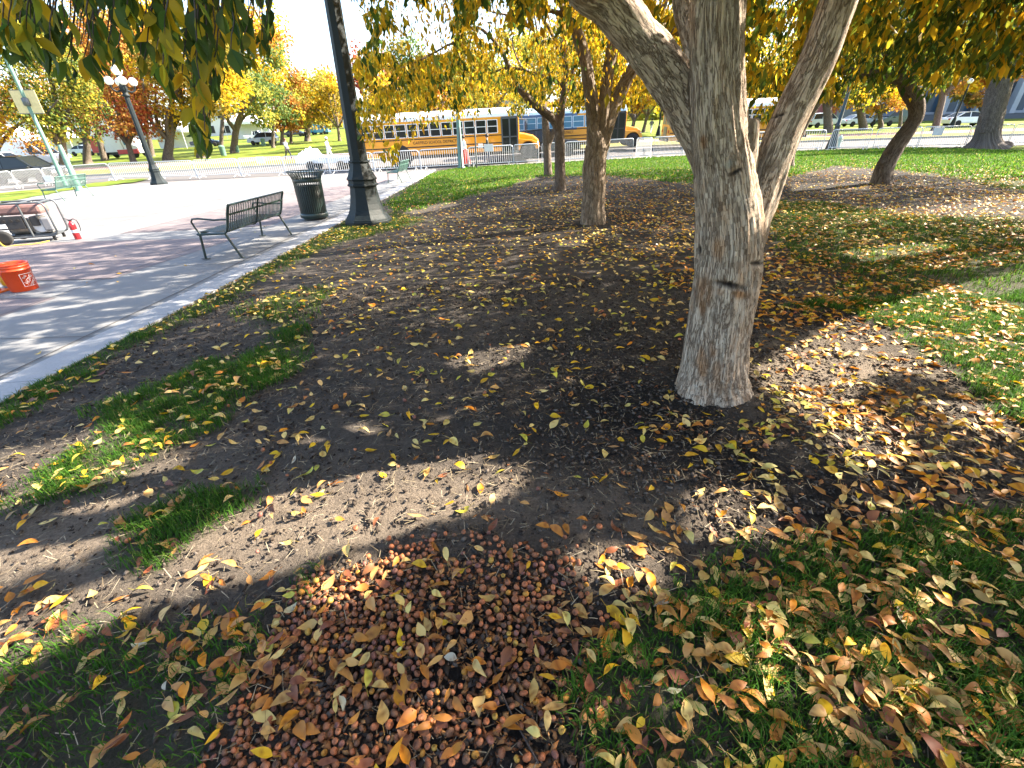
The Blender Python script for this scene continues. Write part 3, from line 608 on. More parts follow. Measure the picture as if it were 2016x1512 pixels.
def make_car(loc, yaw, label, paint, kind='sedan', cat='car', sc=1., name='parked_car'):
    root = empty(name, loc, yaw, label, cat, 'vehicles parked and driving around the park', up=gup(loc[0], loc[1])); root.scale = (sc,)*3
    W = .9
    P = dict(sedan=([(-2.3, .35), (-2.35, .75), (-2.2, .95), (-1.2, 1.0), (1.0, .98), (2.0, .84), (2.3, .68), (2.32, .35)], [(-1.75, .97), (-1.05, 1.38), (-.2, 1.45), (.45, 1.38), (1.25, .96)]),
             suv=([(-2.3, .4), (-2.35, .9), (-2.3, 1.08), (-1.2, 1.1), (1.0, 1.08), (2.1, .98), (2.35, .75), (2.35, .4)], [(-2.25, 1.05), (-2.0, 1.68), (-.6, 1.76), (.4, 1.7), (1.2, 1.06)]),
             van=([(-2.6, .4), (-2.65, 1.0), (-2.6, 1.25), (-1.2, 1.25), (1.5, 1.2), (2.3, .95), (2.5, .75), (2.5, .4)], [(-2.6, 1.2), (-2.5, 2.2), (-1.0, 2.3), (.8, 2.2), (1.85, 1.14)]),
             pickup=([(-2.6, .45), (-2.65, 1.05), (-.9, 1.08), (1.0, 1.08), (2.3, 1.0), (2.55, .8), (2.55, .45)], [(-.85, 1.05), (-.7, 1.75), (.3, 1.78), (1.1, 1.04)]))[kind]
    body, cab = P
    b = MB(); n = len(body); V = []
    for s_ in (-1, 1):
        V += [(x, s_*W*(1 if z < .9 else .95), z) for x, z in body]
    b.add(V, [tuple(range(n))[::-1], tuple(range(n, 2*n))]+[(i, (i+1) % n, (i+1) % n+n, i+n) for i in range(n)]); b.build('body', paint, root, .06)
    c = MB(); n = len(cab); V = []
    top = max(z for x, z in cab); lo = min(z for x, z in cab)
    wy = lambda z: W*(.94-.17*(z-lo)/(top-lo))
    for s_ in (-1, 1): V += [(x, s_*wy(z), z) for x, z in cab]
    c.add(V, [tuple(range(n))[::-1], tuple(range(n, 2*n))]+[(i, (i+1) % n, (i+1) % n+n, i+n) for i in range(n)]); c.build('cabin_glass', M['win'] if kind != 'van' else M['win'], root, .03)
    r = MB(); tp = [(x, z) for x, z in cab if z > lo+.5*(top-lo)]
    for (xa, za), (xb, zb_) in zip(tp[:-1], tp[1:]):
        r.add([(xa, -wy(za)-.01, za), (xb, -wy(zb_)-.01, zb_), (xb, wy(zb_)+.01, zb_), (xa, wy(za)+.01, za), (xa, -wy(za)-.01, za+.035), (xb, -wy(zb_)-.01, zb_+.035), (xb, wy(zb_)+.01, zb_+.035), (xa, wy(za)+.01, za+.035)], [(3, 2, 1, 0), (4, 5, 6, 7), (0, 1, 5, 4), (1, 2, 6, 5), (2, 3, 7, 6), (3, 0, 4, 7)])
    for s_ in (-1, 1):
        for i in range(len(cab)-1):
            pass
        for (xa, za), (xb, zb_) in ((cab[0], cab[1]), (cab[-1], cab[-2])): r.bar((xa, s_*wy(za), za), (xb, s_*wy(zb_), zb_), .09, .06)
        xm = (cab[1][0]+cab[-2][0])/2-.1; r.bar((xm, s_*wy(lo), lo), (xm, s_*wy(top-.05), top-.05), .08, .05)
        if kind == 'van': 
            xb0 = cab[0][0]; r.add([(xb0+.1, s_*(wy(lo)+.012), lo), (.6, s_*(wy(lo)+.012), lo), (.6, s_*(wy(top)+.012), top-.06), (xb0+.2, s_*(wy(top)+.012), top-.08)], [(0, 1, 2, 3), (3, 2, 1, 0)])
    r.build('roof', paint, root)
    for s_ in (-1, 1):
        MB().box((body[-1][0]-.08, s_*.62-.17, .62), (body[-1][0]+.01, s_*.62+.17, .76)).build('headlight', M['lens'], root, .02)
        MB().box((body[0][0]-.06, s_*.68-.14, .72), (body[0][0]+.06, s_*.68+.14, .88)).build('tail_light', M['light_red'], root, .02)
        MB().box((1.0, s_*.98-.1, 1.0), (1.14, s_*.98+.1, 1.12)).build('mirror', paint, root, .02)
        for x in (-1.42, 1.42): wheel(root, x, s_*.82, .34, .22)
    return root
pc = lambda n, c, **k: mat(n, c, .3, .1, .05, 1, coat=.5, **k)
dkblue, black_car, silver, whitec, tan_, teal, greenc, dkred = pc('dark_blue_car_paint', (.01, .02, .05)), pc('black_car_paint', (.008, .01, .012)), pc('silver_car_paint', (.42, .48, .52)), pc('white_car_paint', (.75, .75, .75)), pc('beige_car_paint', (.45, .36, .26)), pc('teal_car_paint', (.03, .22, .3)), pc('dark_green_truck_paint', (.02, .06, .035)), pc('red_truck_paint', (.5, .04, .06))
make_car(spot(1076, 36.4), R(8), 'dark car between the nose of the nearest bus and the blue panelled bus', black_car, 'suv')
make_car(spot(38, 37.5), R(2), 'black car behind the barriers at the far left edge', black_car, 'suv', sc=1.05)
make_car(spot(60, 54), R(4), 'white van parked behind the black car at far left', whitec, 'van', 'van', sc=1.2)
make_car(spot(5, 50), R(10), 'white pickup cut by the left edge of the picture', whitec, 'pickup', 'pickup')
make_car(spot(92, 66), R(0), 'white car right of the white van at far left', whitec, 'sedan')
make_car(spot(196, 85), R(15), 'blue car under the orange-red tree at left', dkblue, 'suv')
make_car(spot(172, 80), R(0), 'silver car beyond the slim grey trunk at left', silver, 'sedan')
make_car(spot(412, 88), R(20), 'dark blue car just left of the large pale trunk', dkblue, 'sedan')
make_car(spot(525, 84), R(180+4), 'silver blue estate car right of the two pale trunks', silver, 'suv')
make_car(spot(517, 105), R(10), 'white and maroon pickup farther back above the silver estate car', whitec, 'pickup', 'pickup')
make_car(spot(638, 125), R(0), 'small bright teal car on the far slope left of the big lamp post', teal, 'van', 'van')
make_car(spot(590, 118), R(0), 'black car far back beneath yellow trees', black_car, 'sedan')
make_car(spot(1876, 60), R(-6), 'white sedan with a beige side parked before the glass building', whitec, 'sedan', sc=1.05)
make_car(spot(1672, 72), R(0), 'silver car partly hidden behind a broad trunk at right', silver, 'sedan')
make_car(spot(1606, 72), R(0), 'blue grey car by the leaning limb of the near tree', silver, 'suv')
make_car(spot(1742, 70), R(180), 'dark green truck left of the crooked trunk', greenc, 'van', 'truck')
# box truck at left
bx = spot(245, 66); root = empty('delivery_truck', bx, R(-3), 'white truck with red rear doors and low red trim at left', 'truck', up=gup(bx[0], bx[1]))
MB().box((-3.2, -1.05, .75), (1.0, 1.05, 2.9)).build('cargo_box', whitec, root, .04); MB().box((-3.25, -1.08, .8), (-1.9, -1.055, 2.5)).build('side_panel', dkred, root)
MB().box((.1, -1.09, .5), (2.9, -1.052, 1.0)).build('lower_trim', dkred, root)
MB().prism([(1.05, .5), (1.05, 2.3), (1.9, 2.3), (2.35, 1.5), (3.0, 1.3), (3.05, .5)], -.98, .98).build('cab', whitec, root, .06); MB().prism([(1.3, 1.5), (1.3, 2.1), (1.8, 2.1), (2.18, 1.5)], -1.0, 1.0).build('cab_window', M['win_blue'], root)
MB().box((-3.1, -.8, .45), (2.7, .8, .78)).build('chassis', M['dark'], root)
for x in (-2., 2.2):
    for s_ in (-1, 1): wheel(root, x, s_*.9, .45, .28)
# white trailer with covered load behind the barriers
tx = spot(640, 35.2); root = empty('flat_trailer', tx, R(2), 'white flat trailer with a tarp covered load beyond the barriers left of the big lamp', 'trailer')
MB().box((-1.9, -.8, .45), (2.4, .8, .85)).build('deck', M['white'], root, .02)
for x in (-.9, 1.2):
    for s_ in (-1, 1): wheel(root, x, s_*.85, .3, .18)
V = [];nx, ny = 14, 8
for i in range(nx):
    for j in range(ny):
        u, v = i/(nx-1), j/(ny-1); z = .85+.46*(math.sin(math.pi*u)**.4)*(math.sin(math.pi*v)**.4)*(.55+.9*random.random()*(.4+u)); V.append((-1.85+1.5*u, -.78+1.56*v, z))
MB().add(V, [(i*ny+j, (i+1)*ny+j, (i+1)*ny+j+1, i*ny+j+1) for i in range(nx-1) for j in range(ny-1)], True).build('tarp_cover', M['offwhite'], root)
MB().tube([(2.4, 0, .5), (3.4, 0, .45)], .05, 8).build('drawbar', M['galv'], root)

# ------------------------------------------------------------------ generator, extinguisher, bucket
def make_generator():
    root = empty('generator', P3(-11.0, 10.6), R(24), 'portable generator in a tubular frame on two wheels, standing on the sunlit plaza', 'generator'); r = .021
    f = MB(); L, W, Hh = 1.05, .62, .70; z0 = .13
    for y in (-W/2, W/2):
        f.tube([(-L/2, y, z0+.05), (-L/2, y, z0+Hh-.1), (-L/2+.03, y, z0+Hh-.03), (-L/2+.1, y, z0+Hh), (L/2-.1, y, z0+Hh), (L/2-.03, y, z0+Hh-.03), (L/2, y, z0+Hh-.1), (L/2, y, z0+.1), (L/2-.03, y, z0+.03), (L/2-.1, y, z0), (-L/2+.1, y, z0), (-L/2+.03, y, z0+.02)], r, 8, True)
        f.tube([(.08, y, z0), (.08, y, z0+Hh)], r, 8)
    for x, z in ((-L/2+.1, z0), (L/2-.1, z0), (-L/2+.1, z0+Hh), (L/2-.1, z0+Hh), (.08, z0+Hh)): f.tube([(x, -W/2, z), (x, W/2, z)], r, 8)
    f.build('frame', M['galv_dark'], root)
    MB().box((-.44, -.25, z0+.46), (.40, .25, z0+.67)).build('fuel_tank', M['tank'], root, .06)
    MB().lathe([(.05, z0+.66), (.05, z0+.71), (.03, z0+.72)], 12, c=(.2, 0)).build('fuel_cap', M['dark'], root)
    p = empty('control_panel', (-.22, -.31, z0+.34)); p.parent = root
    MB().box((-.28, -.02, -.16), (.26, .05, .11)).build('panel_face', M['dark'], p, .01)
    for i in range(4): MB().lathe([(.032, 0), (.032, .012)], 12, m=Matrix.Translation((-.18+i*.12, -.02, .02)) @ Matrix.Rotation(R(90), 4, 'X')).build('socket', M['ink'], p)
    MB().box((-.26, -.026, -.13), (-.05, -.021, -.04)).build('rating_plate', M['plate'], p)
    a = Matrix.Translation((.02, 0, z0+.2)) @ Matrix.Rotation(R(90), 4, 'Y')
    MB().lathe([(.13, -.36), (.17, -.34), (.17, -.02), (.13, .0)], 20, m=a).build('alternator', M['engine'], root)
    e = MB().box((.1, -.17, z0+.06), (.4, .17, z0+.4)); 
    for i in range(7): e.box((.12+i*.04, -.19, z0+.12), (.135+i*.04, .19, z0+.36))
    e.build('engine_block', M['engine'], root)
    MB().box((.30, -.26, z0+.1), (.47, -.14, z0+.38)).build('muffler', M['grey'], root, .03); MB().box((.14, -.29, z0+.22), (.28, -.19, z0+.42)).build('air_filter', M['dark'], root, .02)
    MB().lathe([(.12, -.03), (.14, .0), (.12, .03)], 18, m=Matrix.Translation((.25, -.2, z0+.2)) @ Matrix.Rotation(R(90), 4, 'X')).build('recoil_cover', M['galv'], root)
    MB().box((-.4, -.2, z0-.0), (.45, .2, z0+.04)).build('base_tray', M['galv_dark'], root)
    for s_ in (-1, 1): wheel(root, -.40, s_*.38, .155, .08)
    for s_ in (-1, 1): MB().box((.38, s_*.25-.025, 0.0), (.43, s_*.25+.025, z0)).build('foot', M['black'], root)
make_generator()
o = MB().tube([tuple(v) for v in smoothpath([(-11.38, 10.22, -.40+.46, 1), (-11.34, 10.05, .02, 1), (-11.2, 9.98, -.36, 1), (-10.9, 10.0, -.365, 1), (-10.6, 10.1, -.36, 1), (-10.45, 10.3, -.34, 1)], 6)[:, :3]], .011, 6).build('extension_cable', M['cable']); tag(o, 'yellow power cable hanging from the generator panel onto the paving', 'cable')
o = MB().tube([tuple(v) for v in smoothpath([(-11.3, 10.35, .05, 1), (-11.6, 10.0, -.1, 1), (-11.7, 9.9, -.36, 1), (-12.2, 9.95, -.41, 1), (-12.9, 10.1, -.44, 1)], 6)[:, :3]], .011, 6).build('extension_cable', M['cable']); tag(o, 'yellow power cable trailing from the generator wheel to the left', 'cable')
def make_ext():
    g_ = G(155, 471); root = empty('fire_extinguisher', tuple(g_), R(30), 'small red fire extinguisher with a black hose standing right of the generator', 'fire extinguisher')
    MB().lathe([(.058, 0), (.064, .015), (.065, .30), (.055, .345), (.03, .37), (.022, .385), (.022, .40)], 20).build('cylinder', M['red'], root)
    MB().lathe([(.0655, .15), (.0655, .21)], 20, cap=False).build('label_band', M['plate'], root)
    MB().box((-.02, -.018, .39), (.03, .018, .43)).bar((-.02, 0, .43), (-.10, 0, .47), .02, .012).bar((-.01, 0, .41), (-.09, 0, .405), .02, .01).build('valve_handle', M['dark'], root)
    MB().tube([(.02, 0, .42), (.07, .0, .44), (.115, 0, .40), (.125, 0, .32), (.115, 0, .22), (.09, 0, .17)], .009, 8).build('hose', M['black'], root)
make_ext()
def make_bucket():
    g_ = np.array([-7.02, 6.22, 0]); root = empty('bucket', P3(g_[0], g_[1]), R(0), 'orange plastic bucket with a white stencilled shop emblem on its side', 'bucket')
    prof = [(.0, .004), (.128, .004), (.134, .012), (.147, .29), (.156, .292), (.156, .302), (.150, .305), (.151, .335), (.157, .337), (.157, .347), (.152, .35), (.155, .368), (.160, .372), (.160, .380), (.150, .380), (.146, .36), (.130, .02), (0, .018)]
    MB().lathe([(r*1.12, z) for r, z in prof], 40, cap=False).build('pail', M['orange'], root)
    rad = lambda z: (.134+(.147-.134)*(z/.29))*1.12+.0022
    th0 = math.atan2(-g_[1], -g_[0])+R(36)
    def wrap(p, off=0.):                                    # wraps flat artwork onto the tapered wall
        z = .155+p.y; a = th0+p.x/.16; r = rad(z)+off+p.z; return Vector((r*math.cos(a), r*math.sin(a), z))
    fr = MB(); s = .085
    def strip(pts, wd):
        for (xa, ya), (xb, yb) in zip(pts[:-1], pts[1:]):
            d = Vector((xb-xa, yb-ya)); n_ = Vector((-d.y, d.x)).normalized()*wd/2; k = 8
            V = []; 
            for i in range(k+1):
                t = i/k; V += [wrap(Vector((xa+d.x*t+sg*n_.x, ya+d.y*t+sg*n_.y, .0006))) for sg in (-1, 1)]
            fr.add([tuple(v) for v in V], [(2*i, 2*i+1, 2*i+3, 2*i+2) for i in range(k)])
    strip([(-s, -s), (s, -s), (s, s), (-s, s), (-s, -s)], .005); fr.build('emblem_frame', M['white'], root)
    ca, sa = math.cos(R(45)), math.sin(R(45))
    for txt, size, oy in (('THE', .042, .058), ('HOME', .068, .004), ('DEPOT', .052, -.056)):
        def wr(p, oy=oy): x, y = p.x, p.y+oy; return wrap(Vector((x*ca-y*sa, x*sa+y*ca, p.z+.0007)))
        text_mesh(txt, size, 'emblem_lettering', M['white'], root, None, .0004, wr, .78)
    MB().tube([(.172*math.cos(t), .172*math.sin(t), .31-.16*math.sin((t+1.2)/1.0 if False else (t-.6))) for t in np.linspace(.6, math.pi+.6, 20)], .0035, 6).build('wire_handle', M['galv'], root)
make_bucket()
cn = (-7.42, 6.10); root = empty('traffic_cone', P3(*cn), 0, 'orange cone with a white band, cut by the left edge beside the bucket', 'traffic cone')
MB().box((-.17, -.17, 0), (.17, .17, .03)).build('base_plate', M['orange2'], root, .01); MB().lathe([(.13, .03), (.11, .12), (.075, .36), (.03, .5), (.025, .5)], 20).build('cone', M['orange2'], root); MB().lathe([(.1125, .125), (.094, .24)], 20, cap=False).build('reflective_band', M['white'], root)
root = empty('water_jug', P3(-7.33, 6.36), 0, 'yellow plastic drum with a grey foot between the bucket and the cone', 'drum')
MB().lathe([(.09, .05), (.10, .07), (.10, .27), (.08, .30), (.05, .31)], 20).build('drum', M['yellow'], root); MB().lathe([(.102, 0), (.104, .05), (.09, .06)], 20).build('foot', M['grey'], root)

# ------------------------------------------------------------------ people
def person(name_px, Y, label, heading, cloth, legs, hair, step=.25, arm=(.1, .1), skirt=None, hat=None, z=None, sc=1., scarf=None):
    p = at(name_px, 300, Y); x0 = float(p[0]); root = empty('person', (x0, Y, float(gz(x0, Y)) if z is None else z), heading, label, 'person'); root.scale = (sc,)*3
    J = {}; E_ = []; V = []; Rr = []
    def j(n, co, r, par=None):
        J[n] = len(V); V.append(co); Rr.append(r)
        if par: E_.append((J[par], J[n]))
    j('pel', (0, 0, .95), .15); j('waist', (0, 0, 1.1), .135, 'pel'); j('chest', (0, 0, 1.32), .165, 'waist'); j('neck', (.01, 0, 1.47), .065, 'chest'); j('head0', (.03, 0, 1.56), .085, 'neck'); j('head1', (.03, 0, 1.68), .095, 'head0')
    for s_, st in ((1, step), (-1, -step)):
        a = 'L' if s_ > 0 else 'R'
        j('hip'+a, (0, s_*.09, .9), .105, 'pel'); j('kn'+a, (st*.55+.05, s_*.095, .5), .068, 'hip'+a); j('an'+a, (st-.06*(st < 0), s_*.095, .1+.05*(st < 0)), .045, 'kn'+a); j('to'+a, (st+.15, s_*.1, .04+.02*(st < 0)), .04, 'an'+a)
        ar = arm[0 if s_ > 0 else 1]
        j('sh'+a, (0, s_*.19, 1.38), .07, 'chest'); j('el'+a, (-.03-st*.35+ar*.2, s_*.24, 1.13), .05, 'sh'+a); j('wr'+a, (.10-st*.5+ar, s_*.22, .92+ar*.5), .036, 'el'+a); j('ha'+a, (.15-st*.55+ar*1.2, s_*.21, .85+ar*.55), .035, 'wr'+a)
    me = bpy.data.meshes.new('body'); me.from_pydata(V, E_, []); o = bpy.data.objects.new('body', me); COL.objects.link(o)
    sk = o.modifiers.new('Skin', 'SKIN'); 
    if not me.skin_vertices: bpy.context.view_layer.objects.active = o
    lay = me.skin_vertices[0] if me.skin_vertices else None
    if lay is None:
        bpy.context.view_layer.update()
    for i, r in enumerate(Rr):
        if me.skin_vertices: me.skin_vertices[0].data[i].radius = (r, r)
    if me.skin_vertices: me.skin_vertices[0].data[0].use_root = True
    o.modifiers.new('Sub', 'SUBSURF').levels = 1
    dg = bpy.context.evaluated_depsgraph_get(); m2 = bpy.data.meshes.new_from_object(o.evaluated_get(dg)); bpy.data.objects.remove(o)
    b = link('body', m2, [cloth, legs, M['skin'], M['black']], root)
    for f in m2.polygons:
        c = f.center; f.use_smooth = True
        f.material_index = 3 if c.z < .09 else 1 if c.z < .93 and abs(c.y) < .19 and not (abs(c.y) > .165 and c.z > .75) else 2 if (c.z > 1.47 or (abs(c.y) > .15 and c.z < .95)) else 0
    hd = MB(); hd.sphere((.015, 0, 1.675), .112, 14, 10, (1, .92, 1.05)); ho = hd.build('hair', hair, root)
    nz = MB().sphere((.125, 0, 1.63), .018, 8, 6); nz.build('nose', M['skin'], root)
    if skirt: MB().lathe([(.17, 1.02), (.22, .85), (.33, .45), (.40, .12)], 20, cap=False).build('skirt', skirt, root)
    if hat: MB().lathe([(.125, 1.70), (.12, 1.76), (.06, 1.81), (.01, 1.82)], 16).build('hat', hat, root)
    if scarf: MB().lathe([(.13, 1.60), (.17, 1.45), (.24, 1.25), (.26, .95)], 16, cap=False).build('shawl', scarf, root)
    return root
cl = lambda n, c: mat(n, c, .9, 0, .2, 12, .1, 60)
navy, greyc, charc, whcl, redcl, hi, khaki = cl('dark_trousers_cloth', (.02, .022, .03)), cl('grey_cloth', (.16, .17, .19)), cl('charcoal_cloth', (.035, .04, .035)), cl('white_cloth', (.7, .7, .7)), cl('red_skirt_cloth', (.5, .03, .02)), cl('lime_safety_vest', (.5, .7, .05)), cl('dark_denim', (.04, .05, .08))
person(566, 46, 'man in a grey hooded top and dark trousers walking behind the barriers', R(-25), greyc, navy, M['hair_red'], .3)
person(647, 42, 'person in white clothes and cap walking behind the barriers left of the big lamp', R(-10), whcl, whcl, M['hair'], .22, (.15, .1), hat=whcl)
pp = person(960, 31.7, 'man in a dark jacket with glasses carrying white papers beside the bus door', R(180), charc, khaki, M['hair'], .22, (.2, .25))
o = MB().box((-.16, -.012, -.12), (.16, .012, .12)).build('papers', M['plate']); o.location = (pp.location.x-.42, 31.35, pp.location.z+1.12); o.rotation_euler = (R(20), 0, R(15)); tag(o, 'white papers held by the man in the dark jacket', 'papers')
person(914, 31.75, 'woman in an orange-red patterned skirt and white top beside the slim posts', R(200), whcl, redcl, M['hair'], .12, skirt=redcl)
person(1919, 56, 'worker in a lime yellow safety vest behind the white sedan', R(90), hi, navy, M['hair'], .1, hat=whcl)
person(1276, 66, 'person in grey and white bending on the bright lawn left of the third bus', R(60), greyc, whcl, M['hair'], .45, (.4, .4))
person(1700, 62, 'small figure in dark clothes on the lawn right of the dark lamp post', R(0), greyc, navy, M['hair'], .1)
person(609, 84, 'tiny person in dark clothes at the foot of the dark trunk', R(90), navy, navy, M['hair'], .1)
for px, Y, lb in ((439, 58, 'pale green park bin left of the pale trunk'), (467, 64, 'green park bin between the two pale trunks'), (523, 78, 'small pale green park bin before the silver estate car')):
    p = spot(px, Y, .045); root = empty('park_bin', p, 0, lb, 'litter bin', 'far park bins'); MB().lathe([(.28, 0), (.3, .1), (.32, .9), (.34, .95)], 14).build('drum', M['green_pole'], root); MB().lathe([(.34, .95), (.2, 1.08), (.05, 1.1)], 14).build('lid', M['green_pole'], root)

# ------------------------------------------------------------------ buildings and tents
def columned_building():
    xL, xR, Y = 66., 150., 92.; z0 = float(gz(74, 92))-.8; root = empty('columned_building', (xL, Y, z0), R(-14), 'large building with pale slanting columns and blue glass at far right', 'building')
    st = mat('pale_stone', (.36, .38, .42), .8, 0, .1, .4); gl = glass('blue_office_glass', (.05, .085, .13), .1); dk = mat('dark_plinth_stone', (.09, .10, .12), .8)
    L = 84.; Hh = 20
    MB().box((0, .6, 0), (L, 18, Hh)).build('wall', mat('dark_facade_panel', (.07, .08, .10), .6), root); MB().box((-1, -1.6, Hh), (L+1, 19, Hh+2.2)).build('roof', st, root); MB().box((-1, -1.8, -1.5), (L+1, .55, 1.5)).build('plinth', dk, root)
    n = 17; c0 = None; w0 = None
    for i in range(n+1):
        x = L*i/n
        if c0 is None: c0 = MB().box((-.38, -1.3, 1.5), (.38, .2, Hh)).build('column', st, root, .05); c = c0
        else: c = c0.copy(); COL.objects.link(c); c.parent = root
        c.location = (x, 0, 0)
    for s in range(4):
        for i in range(n):
            if w0 is None:
                w0 = MB().box((.5, .3, 0), (4.4, .55, .35)).box((2.36, .35, .35), (2.54, .5, 4.2)).build('window', st, root); p0_ = MB().box((.5, .42, .35), (4.4, .58, 4.2)).build('pane', gl, w0); wq = w0
            else:
                wq = w0.copy(); COL.objects.link(wq); wq.parent = root; pq = p0_.copy(); COL.objects.link(pq); pq.parent = wq
            wq.location = (L*i/n, 0, 1.6+s*4.55)
columned_building()
def far_building(name, x, y, wd, h, dp, m, label, n=10, fl=3, rz=0):
    root = empty(name, (x, y, float(gz(x, y))-1), rz, label, 'building'); MB().box((0, 0, 0), (wd, dp, h)).build('wall', m, root); MB().box((-.4, -.4, h), (wd+.4, dp+.4, h+.8)).build('roof', M['grey'], root); w0 = None
    for s in range(fl):
        for i in range(n):
            if w0 is None: w0 = MB().box((0, -.12, 0), (wd/n*.55, -.003, h/fl*.5)).build('window', M['win'], root); q_ = w0
            else: q_ = w0.copy(); COL.objects.link(q_); q_.parent = root
            q_.location = (wd/n*(i+.22), 0, 1.6+h/fl*s)
fb = mat('pale_building_stone', (.62, .6, .57), .85, 0, .08, .3)
far_building('stone_building', -205, 165, 120, 13, 20, fb, 'long pale stone building behind the left hand trees', 24, 3, R(6))
far_building('stone_building', -60, 185, 70, 8, 16, fb, 'low pale building at the end of the street behind the yellow trees', 16, 2, 0)
far_building('brick_building', 76, 118, 26, 6, 10, mat('maroon_brick', (.2, .05, .05), .85), 'low maroon building left of the columned building', 8, 1, 0)
for px, Y, wd, h, lb in ((345, 88, 7., 3.0, 'white tent with open sides beyond the left lawn'), (20, 78, 9., 3.2, 'white tent at the far left behind the parked van'), (128, 95, 7., 3., 'white tent behind the dark trunk at left'), (500, 120, 8, 3.5, 'white tent far behind the green tree')):
    p = spot(px, Y); root = empty('event_tent', p, R(6), lb, 'tent', 'white event tents')
    MB().add([(-wd/2, -2.5, h), (wd/2, -2.5, h), (wd/2, 2.5, h), (-wd/2, 2.5, h), (-wd/4, 0, h+1.6), (wd/4, 0, h+1.6), (-wd/2, -2.5, h-.5), (wd/2, -2.5, h-.5), (wd/2, 2.5, h-.5), (-wd/2, 2.5, h-.5)], [(0, 1, 5, 4), (1, 2, 5), (2, 3, 4, 5), (3, 0, 4), (6, 7, 1, 0), (7, 8, 2, 1), (8, 9, 3, 2), (9, 6, 0, 3)]).build('canopy', M['offwhite'], root)
    for x in (-wd/2, wd/2):
        for y in (-2.5, 2.5): MB().tube([(x, y, 0), (x, y, h)], .05, 6).build('leg', M['galv'], root)
    MB().box((-wd/2, 2.4, 0), (wd/2, 2.45, h)).build('back_wall', M['offwhite'], root)

# ------------------------------------------------------------------ trees: bark and trunks
def bark_material(name, c1, c2, c3, scale=1.):
    m = bpy.data.materials.new(name); m.use_nodes = True; n = m.node_tree.nodes; l = m.node_tree.links; b = n['Principled BSDF']
    b.inputs['Roughness'].default_value = .9; b.inputs['Specular IOR Level'].default_value = .2
    a = n.new('ShaderNodeAttribute'); a.attribute_name = 'bark'
    def mapn(st):
        mp = n.new('ShaderNodeMapping'); mp.inputs['Scale'].default_value = st; l.new(a.outputs['Vector'], mp.inputs[0]); return mp.outputs[0]
    def noise(v, sc, det=6, ro=.6, di=0.):
        x = n.new('ShaderNodeTexNoise'); x.inputs['Scale'].default_value = sc*scale; x.inputs['Detail'].default_value = det; x.inputs['Roughness'].default_value = ro; x.inputs['Distortion'].default_value = di; l.new(v, x.inputs['Vector']); return x.outputs['Fac']
    def rg(v, p, q, lo=0., hi=1.):
        x = n.new('ShaderNodeMapRange'); x.inputs[1].default_value = p; x.inputs[2].default_value = q; x.inputs[3].default_value = lo; x.inputs[4].default_value = hi; l.new(v, x.inputs[0]); return x.outputs[0]
    def mix(f, A, B):
        x = n.new('ShaderNodeMix'); x.data_type = 'RGBA'
        for s, v in (('Factor', f), ('A', A), ('B', B)):
            if isinstance(v, tuple): x.inputs[s].default_value = (*v, 1)
            elif isinstance(v, float): x.inputs[s].default_value = v
            else: l.new(v, x.inputs[s])
        return x.outputs['Result']
    long_ = mapn((1, 1, .13)); mid = mapn((1, 1, .5))
    c_a = noise(long_, 44, 5, .6, .35); c_b = noise(long_, 19, 7, .62, .5); c_c = noise(long_, 70, 6, .7, .3)
    def line(v, w_):
        a1 = n.new('ShaderNodeMath'); a1.operation = 'SUBTRACT'; a1.inputs[1].default_value = .5; l.new(v, a1.inputs[0]); a2 = n.new('ShaderNodeMath'); a2.operation = 'ABSOLUTE'; l.new(a1.outputs[0], a2.inputs[0]); return rg(a2.outputs[0], 0., w_)
    def mul(a1, a2): m_ = n.new('ShaderNodeMath'); m_.operation = 'MULTIPLY'; l.new(a1, m_.inputs[0]); l.new(a2, m_.inputs[1]); return m_.outputs[0]
    crack = mul(mul(line(c_a, .028), line(c_b, .020)), rg(c_c, .34, .46, .35, 1.))
    plates = noise(mid, 20, 8, .7, .6); big = noise(mid, 7, 6, .7); fine = noise(mid, 120, 4)
    col = mix(rg(plates, .40, .60), c1, c2); col = mix(rg(big, .52, .68, 0., .75), col, c3); col = mix(rg(fine, .35, .7, 0., .30), col, (.46, .38, .30))
    col = mix(rg(crack, .62, .1, 0., .8), col, (c1[0]*.36, c1[1]*.29, c1[2]*.23))
    at_ = n.new('ShaderNodeAttribute'); at_.attribute_name = 'Col'; sp = n.new('ShaderNodeSeparateColor'); l.new(at_.outputs['Color'], sp.inputs[0])
    gm_ = n.new('ShaderNodeMath'); gm_.operation = 'MULTIPLY'; gm_.inputs[1].default_value = .75; l.new(sp.outputs['Green'], gm_.inputs[0]); col = mix(gm_.outputs[0], col, (.34, .16, .06)); bm_ = n.new('ShaderNodeMath'); bm_.operation = 'MULTIPLY'; bm_.inputs[1].default_value = .6; l.new(sp.outputs['Blue'], bm_.inputs[0]); col = mix(bm_.outputs[0], col, (.27, .28, .24)); col = mix(sp.outputs['Red'], col, (.035, .025, .02))
    l.new(col, b.inputs['Base Color'])
    m1 = n.new('ShaderNodeMath'); m1.operation = 'MULTIPLY_ADD'; m1.inputs[1].default_value = 1.4; l.new(crack, m1.inputs[0]); l.new(plates, m1.inputs[2])
    m2 = n.new('ShaderNodeMath'); m2.operation = 'MULTIPLY_ADD'; m2.inputs[1].default_value = .35; l.new(fine, m2.inputs[0]); l.new(m1.outputs[0], m2.inputs[2])
    bp = n.new('ShaderNodeBump'); bp.inputs['Strength'].default_value = .85; bp.inputs['Distance'].default_value = .016; l.new(m2.outputs[0], bp.inputs['Height']); l.new(bp.outputs[0], b.inputs['Normal'])
    return m
BARK = bark_material('flaky_grey_brown_bark', (.37, .275, .20), (.54, .435, .335), (.38, .215, .11))
BARKM = bark_material('brown_crabapple_bark', (.215, .16, .115), (.33, .26, .19), (.19, .115, .065))
